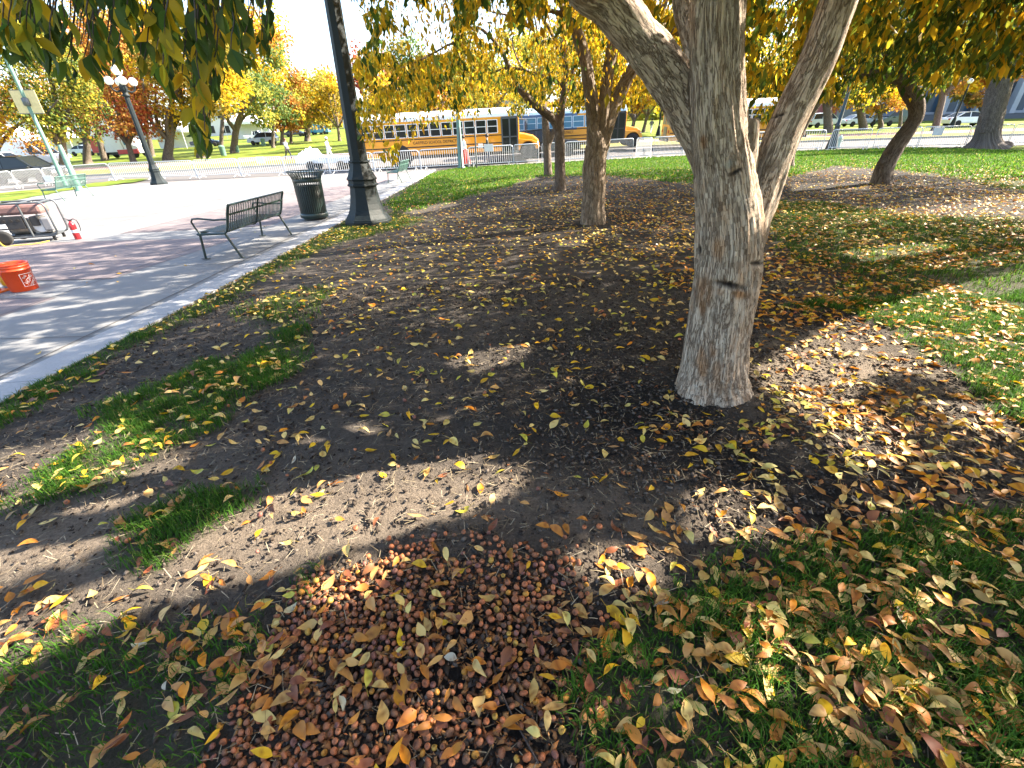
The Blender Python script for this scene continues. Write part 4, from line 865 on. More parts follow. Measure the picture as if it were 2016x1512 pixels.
BARK2 = bark_material('dark_crabapple_bark', (.13, .095, .075), (.22, .17, .135), (.11, .065, .045))
BARK3 = bark_material('grey_elm_bark', (.10, .08, .066), (.16, .13, .11), (.09, .066, .048), .6)
def limb_px(spec):
    out = []
    for px, py, Y, wpx in spec:
        p = at(px, py, Y); out.append((*p, wpx/2*float(depth(p))/F))
    return out
def trunk_mesh(name, limbs, m, parent, voxel=.02, amp=.02, marks=(), n=7, sides=14, ridge=14.):
    """limbs: rows (x,y,z,r) in the parent's space; fused to one continuous skin"""
    mb = MB(); segs = []
    for L_ in limbs:
        q = smoothpath(L_, n); mb.tube([tuple(v[:3]) for v in q], [max(v, .004) for v in q[:, 3]], sides)
        s = np.concatenate([[0], np.cumsum(np.linalg.norm(np.diff(q[:, :3], axis=0), axis=1))]); segs.append((q, s))
    me = bpy.data.meshes.new(name); me.from_pydata(mb.v, [], mb.f); o = bpy.data.objects.new(name, me); COL.objects.link(o)
    if voxel:
        r_ = o.modifiers.new('R', 'REMESH'); r_.mode = 'VOXEL'; r_.voxel_size = voxel
        s_ = o.modifiers.new('S', 'SMOOTH'); s_.iterations = 5; s_.factor = .5
    dg = bpy.context.evaluated_depsgraph_get(); m2 = bpy.data.meshes.new_from_object(o.evaluated_get(dg)); bpy.data.objects.remove(o)
    N = len(m2.vertices); V = np.empty(N*3, np.float32); m2.vertices.foreach_get('co', V); V = V.reshape(-1, 3).astype(float)
    nr = np.empty(N*3, np.float32); m2.vertex_normals.foreach_get('vector', nr); nr = nr.reshape(-1, 3).astype(float)
    best = np.full(N, 1e9); bark = np.zeros((N, 3)); rad = np.zeros(N)
    for li, (q, s) in enumerate(segs):
        for k in range(len(q)-1):
            a, b_ = q[k, :3], q[k+1, :3]; d = b_-a; t = np.clip((V-a) @ d/(d @ d+1e-12), 0, 1); c = a+t[:, None]*d; e = V-c; dist = np.linalg.norm(e, axis=1); rr = q[k, 3]+(q[k+1, 3]-q[k, 3])*t
            sc = dist/np.maximum(rr, .01); u = sc < best
            if not u.any(): continue
            best[u] = sc[u]; dn = d/np.linalg.norm(d); bx = np.cross(dn, [0.3, 1, 0.1]); bx /= np.linalg.norm(bx); by = np.cross(dn, bx)
            ex = e @ bx; ey = e @ by; nn = np.hypot(ex, ey)+1e-9; R0 = q[0, 3]*.5+.5*q[-1, 3]
            bark[u] = np.stack([ex/nn*R0+li*3.1, ey/nn*R0, s[k]+t*np.linalg.norm(d)], -1)[u]; rad[u] = rr[u]
    if amp:
        h = np.abs(fbm(bark*np.array([ridge, ridge, ridge*.16])*1.5, 3, 21)-.5)*1.6-.3; h2 = fbm(bark*np.array([4, 4, 2.2]), 2, 33)-.5
        V = V+nr*(np.minimum(1, rad/.12)*(amp*h+amp*1.3*h2))[:, None]
    cols = np.zeros((N, 3))
    if marks:
        Vw = V+np.array(parent.location); px, py, d = proj(Vw); front = (nr*(np.array([0, 0, EYE])-Vw)).sum(1) > 0
        for ch, mx, my, rx_, ry_, tilt, dep in marks:
            X_ = px-mx; Y_ = (py-my)-tilt*X_; e = (X_/rx_)**2+(Y_/ry_)**2; g_ = np.exp(-e**2)*front; g_ = g_*(1 if ch == 0 else np.clip(.4+1.2*(fbm(bark*np.array([40, 40, 20.]), 2, 5)-.2), 0, 1)); cols[:, ch] = np.maximum(cols[:, ch], g_); V = V-nr*(g_*dep)[:, None]
    m2.vertices.foreach_set('co', V.astype(np.float32).ravel()); m2.polygons.foreach_set('use_smooth', np.ones(len(m2.polygons), bool))
    at_ = m2.attributes.new('bark', 'FLOAT_VECTOR', 'POINT'); at_.data.foreach_set('vector', bark.astype(np.float32).ravel())
    ca = m2.color_attributes.new('Col', 'FLOAT_COLOR', 'POINT'); cc = np.ones((N, 4), np.float32); cc[:, :3] = cols; ca.data.foreach_set('color', cc.ravel())
    m2.update(); return link(name, m2, m, parent)

# ------------------------------------------------------------------ foliage
def leaf_material(name, trans=.42, rough=.5, var=.25):
    return mat(name, (.5, .5, .5), rough, 0, var, 3., vc=True, trans=trans, spec=.35)
LEAF = leaf_material('autumn_leaf', .66); FARLEAF = leaf_material('far_autumn_leaf', .45, .7); FALLEN = leaf_material('fallen_leaf', .18, .55, .2); TWIG = mat('dark_twig_bark', (.05, .035, .028), .9, 0, .2, 20)
PAL = dict(
 yg=[((.70, .45, .02), 4), ((.52, .42, .03), 3), ((.22, .27, .03), 2), ((.09, .14, .022), 1.5), ((.78, .46, .02), 2)],
 yellow=[((.80, .53, .02), 4), ((.74, .43, .02), 3), ((.60, .46, .03), 2), ((.26, .28, .03), 1)],
 green=[((.06, .11, .02), 4), ((.11, .17, .025), 3), ((.26, .28, .03), 2), ((.55, .40, .025), 1.6)],
 olive=[((.32, .25, .035), 3), ((.20, .19, .03), 3), ((.45, .32, .04), 2)],
 orange=[((.58, .25, .05), 4), ((.60, .34, .06), 3), ((.45, .18, .04), 2), ((.55, .40, .08), 1.5)],
 red=[((.52, .12, .05), 4), ((.58, .20, .07), 3), ((.42, .08, .04), 2), ((.55, .34, .08), 1.3)],
 lime=[((.40, .40, .05), 3), ((.55, .45, .06), 3), ((.26, .30, .05), 2)],
 midgreen=[((.10, .17, .04), 4), ((.16, .24, .06), 3), ((.28, .30, .06), 1.2)])
def palette(n, key, r=rng):
    p = PAL[key]; wts = np.array([q[1] for q in p], float); k = r.choice(len(p), n, p=wts/wts.sum()); c = np.array([q[0] for q in p])[k]
    return c*r.uniform(.75, 1.2, (n, 1))*r.uniform(.92, 1.08, (n, 3))
def unit(v): return v/np.maximum(np.linalg.norm(v, axis=-1, keepdims=True), 1e-9)
def leaf_quads(P, D, L, W, r=rng, fold=.25):
    """folded pointed leaves: 2 triangles along the midrib"""
    n = len(P); D = unit(D); sd = unit(np.cross(D, r.normal(size=(n, 3)))); nm = np.cross(sd, D)
    L = np.broadcast_to(L, n)[:, None]; W = np.broadcast_to(W, n)[:, None]
    mid = P+D*L*.42; bend = nm*L*r.uniform(-.18, .18, (n, 1))
    V = np.stack([P, mid+sd*W*.5+nm*W*fold, P+D*L+bend, mid-sd*W*.5+nm*W*fold], 1).reshape(-1, 3)
    i = np.arange(n)[:, None]*4; Fc = np.concatenate([i+np.array([[0, 1, 2]]), i+np.array([[0, 2, 3]])], 0); return V, Fc
def strands(P, D, n, step, droop, r=rng, wob=.35):
    pts = [P]; d = unit(D)
    for k in range(n-1):
        d = unit(d+np.array([0, 0, -droop])+r.normal(size=d.shape)*wob*.5); pts.append(pts[-1]+d*step)
    return np.stack(pts, 1)
def strand_tubes(S_, r0, r1):
    n, k, _ = S_.shape; T = np.gradient(S_, axis=1); T = unit(T); u = unit(np.cross(T, np.array([.31, .52, .8]))); v = np.cross(T, u); rr = np.linspace(r0, r1, k)[None, :, None]
    ring = np.stack([S_+(u*math.cos(a)+v*math.sin(a))*rr for a in (0, 2.094, 4.189)], 2)
    V = ring.reshape(-1, 3); b = np.arange(n)[:, None, None]*k*3+np.arange(k-1)[None, :, None]*3; j = np.array([0, 1, 2])[None, None]; j2 = np.array([1, 2, 0])[None, None]
    return V, np.stack([b+j, b+j2, b+3+j2, b+3+j], -1).reshape(-1, 4)

# where the sun reaches the ground in the photo: openings in the crowns
LIT = [gpoly(p) for p in (
 [(370, 1045), (480, 1005), (640, 965), (760, 940), (900, 915), (1010, 925), (1000, 965), (900, 1000), (780, 1035), (640, 1075), (480, 1125), (330, 1165), (300, 1130)],
 [(-80, 1125), (0, 1095), (150, 1045), (330, 985), (420, 968), (400, 990), (250, 1040), (120, 1095), (-60, 1165)],
 [(-60, 905), (60, 880), (190, 850), (260, 850), (200, 880), (330, 890), (340, 915), (240, 960), (120, 1005), (-60, 1060), (-60, 1010), (60, 960), (-60, 950)],
 [(-100, 1275), (60, 1205), (220, 1150), (420, 1085), (520, 1070), (470, 1115), (330, 1160), (150, 1240), (-80, 1340)],
 [(870, 712), (950, 690), (1040, 682), (1010, 705), (920, 728)], [(560, 880), (700, 845), (740, 850), (620, 890)],
 [(1500, 770), (1470, 735), (1570, 680), (1640, 640), (1740, 610), (1850, 575), (2016, 535), (2200, 500), (2200, 780), (2016, 790), (1930, 775), (1850, 745), (1760, 725), (1690, 735), (1640, 790), (1560, 800)],
 [(1560, 810), (1640, 800), (1730, 840), (1760, 890), (1700, 915), (1630, 890), (1600, 850)], [(1830, 800), (2016, 800), (2016, 850), (1900, 850)],
 [(1330, 1010), (1420, 950), (1500, 1010), (1480, 1060), (1390, 1060)], [(1090, 1095), (1210, 1080), (1300, 1110), (1260, 1150), (1130, 1150)], [(560, 1175), (680, 1110), (760, 1100), (720, 1150), (620, 1200)],
 [(1420, 1290), (1480, 1270), (1500, 1330), (1440, 1350)], [(1650, 500), (1830, 480), (1840, 492), (1700, 515)], [(1560, 362), (1720, 355), (1700, 372), (1560, 378)],
 [(1775, 342), (1900, 325), (2200, 300), (2200, 372), (2016, 368), (1880, 350), (1830, 346)], [(900, 372), (1040, 345), (1060, 352), (960, 372)], [(880, 352), (1010, 338), (1010, 345), (900, 362)],
 [(1100, 475), (1140, 470), (1150, 480), (1100, 484)], [(790, 415), (880, 398), (900, 402), (820, 420)])]
SUNNY = [(at(px, py, Y), r_*(1.75 if Y < 5 else 1)) for px, py, Y, r_ in ((1462, 130, 2.6, .10), (1466, 230, 2.6, .08), (1474, 320, 2.6, .09), (1484, 395, 2.6, .09), (1560, 300, 2.68, .09), (1640, 150, 2.7, .10), (1682, 20, 2.72, .11), (1600, 225, 2.7, .09), (1232, 20, 2.62, .08), (1262, 62, 2.65, .06), (1480, 560, 2.6, .06), (1468, 690, 2.6, .07), (740, 405, 10.4, .22), (752, 425, 10.4, .15))]
PLAZA_LIT = gpoly([(-300, 540), (0, 492), (150, 479), (230, 462), (420, 432), (560, 408), (680, 392), (750, 372), (850, 345), (860, 325), (640, 318), (0, 345), (-300, 380)])
def ground_hit(P):
    Q = P
    for k in range(2):
        t = (P[:, 2]-gz(Q[:, 0], Q[:, 1]))/S[2]; Q = P-S*t[:, None]
    return Q
VIEW_OK = [(690, -60), (690, 20), (735, 60), (700, 110), (688, 140), (700, 175), (704, 255), (735, 312), (775, 322), (795, 270), (830, 252), (880, 262), (920, 228), (960, 218), (1010, 222), (1060, 232), (1075, 212), (1130, 232), (1200, 200), (1230, 212), (1290, 196), (1330, 170), (1360, 190), (1475, 195), (1500, 255), (1540, 245), (1600, 198), (1660, 205), (1700, 212), (1740, 190), (1790, 196), (1830, 192), (1870, 172), (1900, 138), (1960, 150), (2080, 140), (2080, -60)]
TREE2_LIT = [(690, -60), (735, 312), (1060, 232), (1000, 60)]
def prune(P, lit_keep=.003, plaza_keep=.3, dapple=.2, minY=3.3, view=True):
    """openings in the crown: drop leaves that would shade the sunlit patches or hang into clear views"""
    Q = ground_hit(P); keep = np.ones(len(P), bool); u = rng.random(len(P))
    for p in LIT:
        for ox, oy in ((0, 0), (.07, .03), (-.07, -.03), (-.03, .06), (.03, -.06)): keep &= ~(inpoly(Q[:, 0]+ox, Q[:, 1]+oy, p) & (u > lit_keep))
    for tp, rr_ in SUNNY:
        e = P-tp; t = e @ S; keep &= ~((np.linalg.norm(e-t[:, None]*S, axis=1) < rr_) & (t > .1))
    keep &= ~(inpoly(Q[:, 0], Q[:, 1], PLAZA_LIT) & (u > plaza_keep))
    dn = fbm(v2(Q[:, 0]*3.2+Q[:, 1]*.3, Q[:, 1]*5.5), 3, 77); onp = Q[:, 0] < -4.3
    keep &= ~(onp & (dn > .60) & (u > .12)); keep &= ~((~onp) & (dn > .67) & (u > dapple) & (Q[:, 1] > 5))
    if view:
        px, py, d = proj(P); inf = (px > -60) & (px < 2076) & (py > -60) & (py < 1560) & (d > .05)
        rag = 46*(fbm(np.stack([px/26., py/90., 0*px], -1), 2, 12)-.38)*(py > 20); ok = inpoly(px, py+rag, VIEW_OK) & (P[:, 1] > minY); keep &= ~inf | ok
        gap = fbm(np.stack([px/38., py/38., 0*px], -1), 3, 19); keep &= ~(inf & (gap > .54) & (px < 1040) & (u < .9)); keep &= ~(inf & (px < 860) & (py < 110) & (gap > .44) & (u < .92))
        keep &= ~(inf & (px > 790) & (px < 1000) & (py > 205) & (u < .75)); keep &= ~(inf & (gap > .61) & (u < .85)); u2 = rng.random(len(P)); keep &= ~(inf & (u2 < np.where(px > 1000, .15, .28)))
        keep &= ~(inf & (px > 1085) & (px < 1345) & (py > 50) & (P[:, 1] < 8.95) & (u2 < .93)); keep &= ~(inf & (px > 915) & (px < 1125) & (py > 45) & (P[:, 1] < 14.5) & (u2 < .80)); keep &= ~(inf & (px > 1655) & (px < 1885) & (py > 85) & (P[:, 1] < 12.6) & (u2 < .85))
        keep &= ~((d < .9) & (d > -.5) & (np.abs(P[:, 0]) < .9) & (np.abs(P[:, 2]-EYE) < .7))
    return keep
def crown(name, parent, ells, nstr, key, L=.085, npts=9, step=.10, droop=.35, per=2, minY=3.3, twig=.2, seed=1, **kw):
    """drooping leafy strands filling ellipsoids (cx,cy,cz,rx,ry,rz,weight); parent sits at world origin offset"""
    r = np.random.default_rng(seed); wts = np.array([e[6] for e in ells], float); k = r.choice(len(ells), nstr, p=wts/wts.sum()); E_ = np.array([e[:6] for e in ells])[k]
    d = unit(r.normal(size=(nstr, 3))); rad = r.uniform(.25, 1, (nstr, 1))**.5
    P = E_[:, :3]+d*rad*E_[:, 3:6]; D = d*np.array([1, 1, .35])+r.normal(size=(nstr, 3))*.5
    S_ = strands(P, D, npts, step, droop, r)
    off = np.array(parent.location)
    B = np.repeat(S_[:, 1:].reshape(-1, 3), per, 0); T = np.repeat(np.diff(S_, axis=1).reshape(-1, 3), per, 0); n = len(B)
    B = B+r.normal(size=(n, 3))*.012
    keep = prune(B, minY=minY, **kw); B, T = B[keep], T[keep]; n = len(B)
    D2 = unit(T)*.45+np.array([0, 0, -.85])+r.normal(size=(n, 3))*.42
    Ls = L*r.uniform(.65, 1.25, n)
    V, Fc = leaf_quads(B, D2, Ls, Ls*r.uniform(.36, .5, n), r)
    clump = fbm(B*.9, 2, seed+60)
    c = palette(n, key, r); alt = palette(n, 'green', r); c = np.where((clump+r.normal(size=n)*.10 > .56)[:, None], alt, c)
    c4 = np.repeat(c, 4, 0)
    o = npmesh(name, V-off, Fc, LEAF, parent, c4)
    if twig:
        ks = r.random(nstr) < twig; ks &= prune(S_.mean(1), lit_keep=.3, minY=minY) & prune(S_[:, -1], lit_keep=.3, minY=minY)& prune(S_[:, 0], lit_keep=.3, minY=minY)
        if ks.sum() > 14:
            Vt, Ft = strand_tubes(S_[ks], .006, .002); npmesh('twigs', Vt-off, Ft, TWIG, parent)
    return n
def tree_root(name, base, label, group=None, cat='tree'):
    return empty(name, tuple(base), 0, label, cat, group)
def rel(limbs, base): return [[(x-base[0], y-base[1], z-base[2], r_) for x, y, z, r_ in L_] for L_ in limbs]
def fl(base, r0, r1, h): return [(base[0], base[1], base[2]-.12, r0*1.25), (base[0], base[1], base[2]+.03, r0*1.05)]
CRAB = 'crabapple trees in the row along the plaza'
# nearest tree
b1 = np.array([1.37, 2.60, float(gz(1.37, 2.6))])
Y0 = 2.6
L1 = [limb_px([(1398, 800, 2.60, 190), (1400, 772, 2.60, 158), (1403, 735, 2.6, 130), (1408, 690, 2.6, 121), (1418, 620, 2.6, 120), (1428, 540, 2.6, 122), (1434, 455, 2.6, 118), (1428, 380, 2.6, 112), (1420, 300, 2.6, 108), (1412, 210, 2.54, 104), (1409, 100, 2.5, 103), (1412, 0, 2.47, 104), (1420, -160, 2.45, 96)])+[(1.05, 2.75, 3.0, .10), (1.2, 3.0, 3.9, .07), (1.1, 3.3, 4.8, .04)],
      limb_px([(1440, 400, 2.66, 80), (1400, 300, 2.70, 84), (1350, 200, 2.72, 82), (1299, 127, 2.70, 81), (1242, 55, 2.66, 78), (1196, 2, 2.6, 76), (1120, -70, 2.5, 72)])+[(-.2, 2.2, 2.75, .085), (-.8, 2.3, 3.4, .06), (-1.3, 2.6, 4.1, .035)],
      limb_px([(1446, 560, 2.6, 62), (1462, 490, 2.62, 72), (1480, 430, 2.64, 72), (1506, 368, 2.66, 67), (1545, 258, 2.68, 67), (1602, 134, 2.7, 68), (1651, 0, 2.72, 72), (1695, -120, 2.74, 72)])+[(2.1, 2.8, 3.0, .10), (2.7, 3.0, 3.8, .07), (3.3, 3.2, 4.5, .04)],
      limb_px([(1452, 430, 2.6, 50), (1470, 330, 2.57, 40), (1480, 270, 2.55, 30), (1485, 232, 2.54, 22)]),
      limb_px([(1385, 745, 2.6, 70), (1358, 782, 2.58, 40), (1330, 812, 2.56, 16)]), limb_px([(1420, 750, 2.58, 70), (1445, 800, 2.5, 30)]), limb_px([(1405, 285, 2.7, 40), (1370, 120, 3.2, 36), (1345, 30, 3.5, 34), (1335, -60, 3.8, 30)])]
t1 = tree_root('crabapple_tree', b1, 'nearest crabapple tree with flaky grey bark, forking into three thick limbs', CRAB)
trunk_mesh('trunk', rel(L1, b1), BARK, t1, .0095, .034, [(0, 1500, 517, 24, 5, -.08, .02), (0, 1437, 562, 32, 6, .18, .025), (1, 1416, 488, 14, 26, 0, -.006), (1, 1388, 572, 16, 34, 0, -.004), (1, 1455, 580, 18, 8, .1, 0), (1, 1418, 575, 8, 8, 0, 0), (1, 1382, 715, 12, 30, .2, 0), (1, 1412, 735, 9, 24, 0, 0), (1, 1402, 690, 7, 16, 0, 0), (1, 1384, 600, 8, 26, 0, 0), (0, 1377, 492, 3, 10, 0, .008), (2, 1438, 322, 12, 9, -.4, -.003), (0, 1450, 338, 14, 5, -.5, .006), (1, 1385, 280, 8, 14, 0, 0), (0, 1533, 227, 16, 3, -.35, .008)], sides=20, n=8)
# the tree rows cast the shade: crowns, some lobes added just for shade
cn1 = crown('crown', t1, [(1.3, 3.0, 4.1, 3.5, 3.0, 1.7, 6), (-1.0, 4.7, 4.0, 1.9, 2.0, 1.4, 2.4), (3.2, 4.4, 3.4, 2.2, 2.0, 1.5, 2.2), (3.6, 5.6, 2.9, 1.6, 1.4, 1.1, 1), (2.2, 2.2, 5.2, 2.6, 2.4, 1., 1.5), (4.2, 3.8, 3.0, 1.8, 1.4, 1.2, 1)], 8200, 'yg', .088, 9, .10, .32, 2, 3.4, .12, 1)
b2_ = np.array([1.62, 9.05, float(gz(1.62, 9.05))]); Y2 = 9.05
L2 = [limb_px([(1167, 462, Y2, 62), (1167, 445, Y2, 54), (1168, 400, Y2, 46), (1170, 330, Y2, 45), (1173, 285, Y2, 42)])+limb_px([(1168, 240, Y2, 30), (1163, 190, 8.95, 28), (1150, 110, 8.9, 27), (1128, 40, 8.8, 26), (1108, -30, 8.7, 24), (1080, -120, 8.6, 18)]),
      limb_px([(1176, 330, Y2, 26), (1184, 260, Y2, 24), (1192, 180, Y2, 22), (1204, 95, 9.1, 24), (1215, 10, 9.1, 20), (1222, -80, 9.2, 15)]),
      limb_px([(1178, 320, Y2, 28), (1196, 250, 9.1, 28), (1222, 180, 9.2, 27), (1258, 115, 9.2, 26), (1300, 60, 9.2, 22), (1345, 62, 9.2, 14), (1420, 40, 9.2, 10), (1480, -20, 9.2, 7)]),
      limb_px([(1125, 40, 8.8, 14), (1080, 20, 8.6, 9), (1010, 30, 8.4, 7), (950, 20, 8.2, 4)]), limb_px([(1258, 115, 9.2, 16), (1300, 30, 9.3, 14), (1330, -60, 9.4, 10)]),
      limb_px([(1128, 40, 8.8, 12), (1060, -30, 8.2, 9), (960, -20, 7.6, 8), (900, 75, 7.0, 7), (880, 90, 6.9, 6), (800, 130, 6.6, 6), (750, 136, 6.4, 4.5), (698, 147, 6.2, 2.5)])]
t2 = tree_root('crabapple_tree', b2_, 'second crabapple tree of the row, its trunk split into three upright stems', CRAB)
trunk_mesh('trunk', rel(L2, b2_), BARKM, t2, .021, .04, sides=12)
crown('crown', t2, [(1.4, 9.2, 4.2, 3.6, 3.1, 2.0, 5), (-.6, 8.0, 2.9, 1.9, 2.2, 1.3, 2.2), (-1.5, 9.6, 4.1, 2.4, 2.8, 1.6, 3), (-1.1, 9.6, 5.3, 3.5, 4.3, .9, 7), (3.2, 9.4, 3.2, 2.2, 2.4, 1.4, 2), (-1.3, 6.4, 2.4, 1.0, .9, 1., 1.)], 10500, 'yellow', .085, 9, .105, .36, 2, 5.4, .14, 2)  # broad upper lobe added above the view to shade the paving
b3_ = np.array([1.66, 15.5, float(gz(1.66, 15.5))]); Y3 = 15.5
L3 = [limb_px([(1103, 385, Y3, 34), (1103, 372, Y3, 27), (1102, 335, Y3, 22), (1102, 290, Y3, 22), (1101, 250, Y3, 21)])+limb_px([(1105, 215, Y3, 17), (1110, 185, Y3, 15), (1113, 140, Y3, 14), (1110, 90, Y3, 13), (1116, 30, Y3, 11), (1112, -50, Y3, 8)]),
      limb_px([(1101, 262, Y3, 16), (1088, 234, 15.4, 17), (1060, 212, 15.2, 16), (1030, 184, 15., 14), (1009, 155, 14.9, 12), (993, 112, 14.7, 10), (972, 80, 14.6, 9), (940, 54, 14.5, 6), (905, 60, 14.4, 3)]),
      limb_px([(1108, 170, Y3, 9), (1090, 158, 15.3, 7), (1045, 142, 15., 6), (1000, 134, 14.8, 6), (955, 150, 14.6, 4), (915, 168, 14.5, 2)]),
      limb_px([(1112, 130, Y3, 9), (1098, 95, 15.3, 8), (1080, 55, 15.2, 8), (1055, 15, 15., 7), (1040, -40, 15, 5)]), limb_px([(1104, 215, Y3, 9), (1125, 150, 15.7, 8), (1135, 100, 15.9, 6), (1150, 40, 16, 4)])]
t3 = tree_root('crabapple_tree', b3_, 'third crabapple tree of the row, one dark limb reaching out left over the bus', CRAB)
trunk_mesh('trunk', rel(L3, b3_), BARK2, t3, .03, .03, sides=10)
crown('crown', t3, [(1.4, 15.6, 4.4, 3.7, 3.1, 2.1, 5), (-1.6, 14.8, 3.4, 2.4, 2.4, 1.4, 3.), (3.6, 15.8, 3.4, 2.0, 2.4, 1.3, 1.5), (1.5, 16, 5.4, 4.4, 3.8, .9, 4)], 6600, 'yellow', .088, 9, .12, .38, 2, 6, .15, 3)
b4_ = np.array([1.70, 21.3, float(gz(1.70, 21.3))]); Y4 = 21.3
L4 = [limb_px([(1079, 356, Y4, 22), (1079, 345, Y4, 18), (1077, 300, Y4, 16), (1075, 262, Y4, 16), (1073, 235, Y4, 14), (1070, 190, Y4, 10), (1066, 150, Y4, 9), (1060, 80, Y4, 6), (1050, 20, Y4, 4)]), limb_px([(1078, 290, Y4, 11), (1092, 255, Y4, 10), (1100, 225, 21.6, 9), (1120, 170, 22, 7), (1140, 110, 22, 5)]), limb_px([(1073, 225, Y4, 9), (1050, 170, 21, 7), (1020, 120, 21, 5), (1000, 60, 21, 3)])]
t4 = tree_root('crabapple_tree', b4_, 'fourth and farthest crabapple tree of the row, a slim trunk beside the third', CRAB)
trunk_mesh('trunk', rel(L4, b4_), BARK2, t4, .035, .02, sides=8)
crown('crown', t4, [(1.6, 21.4, 4.7, 3.8, 3.0, 2.3, 4), (-1.4, 21, 3.6, 2.2, 2.2, 1.4, 1.6)], 2600, 'yellow', .12, 9, .13, .38, 2, 6, .1, 4)
# crooked tree at right
b5_ = np.array([10.1, 13.0, float(gz(10.1, 13.0))]); Y5 = 13.
L5 = [limb_px([(1735, 372, Y5, 46), (1735, 356, Y5, 38), (1743, 327, Y5, 33), (1762, 292, Y5, 31), (1788, 255, Y5, 28), (1803, 229, Y5, 27), (1803, 203, Y5, 28), (1789, 178, Y5, 28), (1776, 158, Y5, 25)])+limb_px([(1733, 147, Y5, 20), (1693, 144, 12.8, 18), (1664, 137, 12.6, 14), (1630, 110, 12.4, 9), (1600, 60, 12.3, 6)]),
      limb_px([(1785, 172, Y5, 20), (1799, 122, 12.9, 16), (1820, 104, 12.8, 15), (1848, 94, 12.7, 13), (1866, 102, 12.6, 10), (1890, 80, 12.5, 7), (1930, 40, 12.4, 4)]),
      limb_px([(1780, 165, Y5, 10), (1776, 128, 12.9, 6), (1762, 112, 12.8, 5), (1733, 109, 12.7, 4.5), (1693, 121, 12.6, 3)]), limb_px([(1784, 160, Y5, 13), (1790, 118, 13.1, 10), (1800, 80, 13.2, 8), (1820, 45, 13.2, 6), (1830, -20, 13.2, 5)]), limb_px([(1748, 318, 12.95, 14), (1732, 318, 12.9, 10)])]
t5 = tree_root('crabapple_tree', b5_, 'crooked crabapple tree with an S-shaped trunk on the right lawn', 'crabapple trees in the right hand row')
trunk_mesh('trunk', rel(L5, b5_), BARK2, t5, .025, .03, sides=12)
crown('crown', t5, [(9.6, 12.8, 4.6, 3.6, 3.2, 1.9, 5), (7.6, 12.2, 3.9, 2.4, 2.2, 1.3, 2.5), (11.8, 12.4, 3.7, 2.0, 2.0, 1.2, 2), (8.6, 14.6, 5.3, 4.6, 3.8, .9, 6), (12.5, 16, 5.0, 3.2, 3, 1.0, 3)], 11500, 'green', .09, 9, .11, .34, 2, 6.0, .12, 5)  # upper lobes added to shade the soil between the rows
b8_ = np.array([9.3, 19.6, float(gz(9.3, 19.6))]); Y8 = 19.6
L8 = [limb_px([(1552, 332, Y8, 24), (1553, 318, Y8, 20), (1560, 290, Y8, 18), (1578, 255, Y8, 16), (1602, 215, Y8, 15), (1622, 188, Y8, 13), (1640, 150, Y8, 9), (1650, 100, Y8, 6)]), limb_px([(1575, 262, Y8, 10), (1560, 215, Y8, 9), (1535, 170, Y8, 7), (1510, 120, Y8, 4)])]
t8 = tree_root('crabapple_tree', b8_, 'leaning crabapple tree mostly hidden behind the right limb of the nearest tree', 'crabapple trees in the right hand row')
trunk_mesh('trunk', rel(L8, b8_), BARK2, t8, .035, .02, sides=10)
crown('crown', t8, [(9.6, 19.6, 4.9, 4.0, 3.4, 1.8, 4), (7.2, 19.8, 4.6, 2.6, 2.6, 1.4, 2)], 3400, 'yg', .11, 9, .12, .34, 2, 6.0, .1, 8)
# neighbours of the right hand row, outside the frame: their crowns reach into it and shade the grass
for i, (x, y, ell, key, ns, lb) in enumerate(((9.6, 6.6, [(8.8, 6.6, 3.9, 3.8, 3.0, 1.7, 5), (6.0, 5.4, 3.2, 1.8, 1.6, 1.2, 1.8), (6.2, 7.4, 3.4, 1.8, 2.0, 1.2, 1.4)], 'green', 4600, 'crabapple tree right of the frame whose leaves fill the upper right corner'), (6.4, .6, [(5.6, .9, 4.1, 3.4, 2.8, 1.6, 4)], 'yg', 3000, 'crabapple tree out of frame at right, shading the near grass'), (16.5, 13.4, [(16.4, 13.4, 4.2, 2.6, 2.4, 1.6, 4)], 'green', 1200, 'crabapple tree beyond the right edge shading the lawn'))):
    bb = np.array([x, y, float(gz(x, y))]); t_ = tree_root('crabapple_tree', bb, lb, 'crabapple trees in the right hand row')
    trunk_mesh('trunk', [[(0, 0, -.1, .24), (0, 0, .1, .2), (.1, .05, 1.0, .16), (-.1, .1, 1.8, .15), (-.6, .1, 2.8, .09), (-1.2, 0, 3.8, .04)], [(-.05, .08, 1.6, .12), (.5, .2, 2.6, .08), (1.0, .3, 3.6, .04)], [(0, .1, 1.7, .1), (.1, -.6, 2.6, .08), (.2, -1.1, 3.6, .04)]], BARK2, t_, .05, .03, sides=8)
    crown('crown', t_, ell, ns, key, .10, 9, .11, .34, 2, 3.6, .1, 20+i)
# the tree behind the camera whose branch hangs in at upper left
bb = np.array([-1.9, -2.6, float(gz(-1.9, -2.6))]); t6 = tree_root('crabapple_tree', bb, 'overhanging crabapple branches with drooping green and yellow leaves at upper left, very close')
L6 = [[(-1.9, -2.6, bb[2]-.1, .24), (-1.9, -2.6, .1, .19), (-1.85, -2.55, 1.2, .16), (-1.75, -2.3, 2.0, .14), (-1.5, -1.5, 2.7, .10), (-1.2, -.4, 3.0, .07), (-.95, .6, 2.85, .045), (-.8, 1.3, 2.5, .025), (-.7, 1.75, 2.25, .012)],
      [(-1.2, -.4, 3.0, .06), (-1.5, .5, 2.8, .035), (-1.6, 1.3, 2.45, .016)], [(-.95, .6, 2.85, .03), (-.55, 1.2, 2.55, .018), (-.35, 1.6, 2.25, .01)], [(-1.75, -2.3, 2.0, .11), (-2.6, -2.6, 3.0, .07), (-3.3, -2.7, 3.9, .04)]]
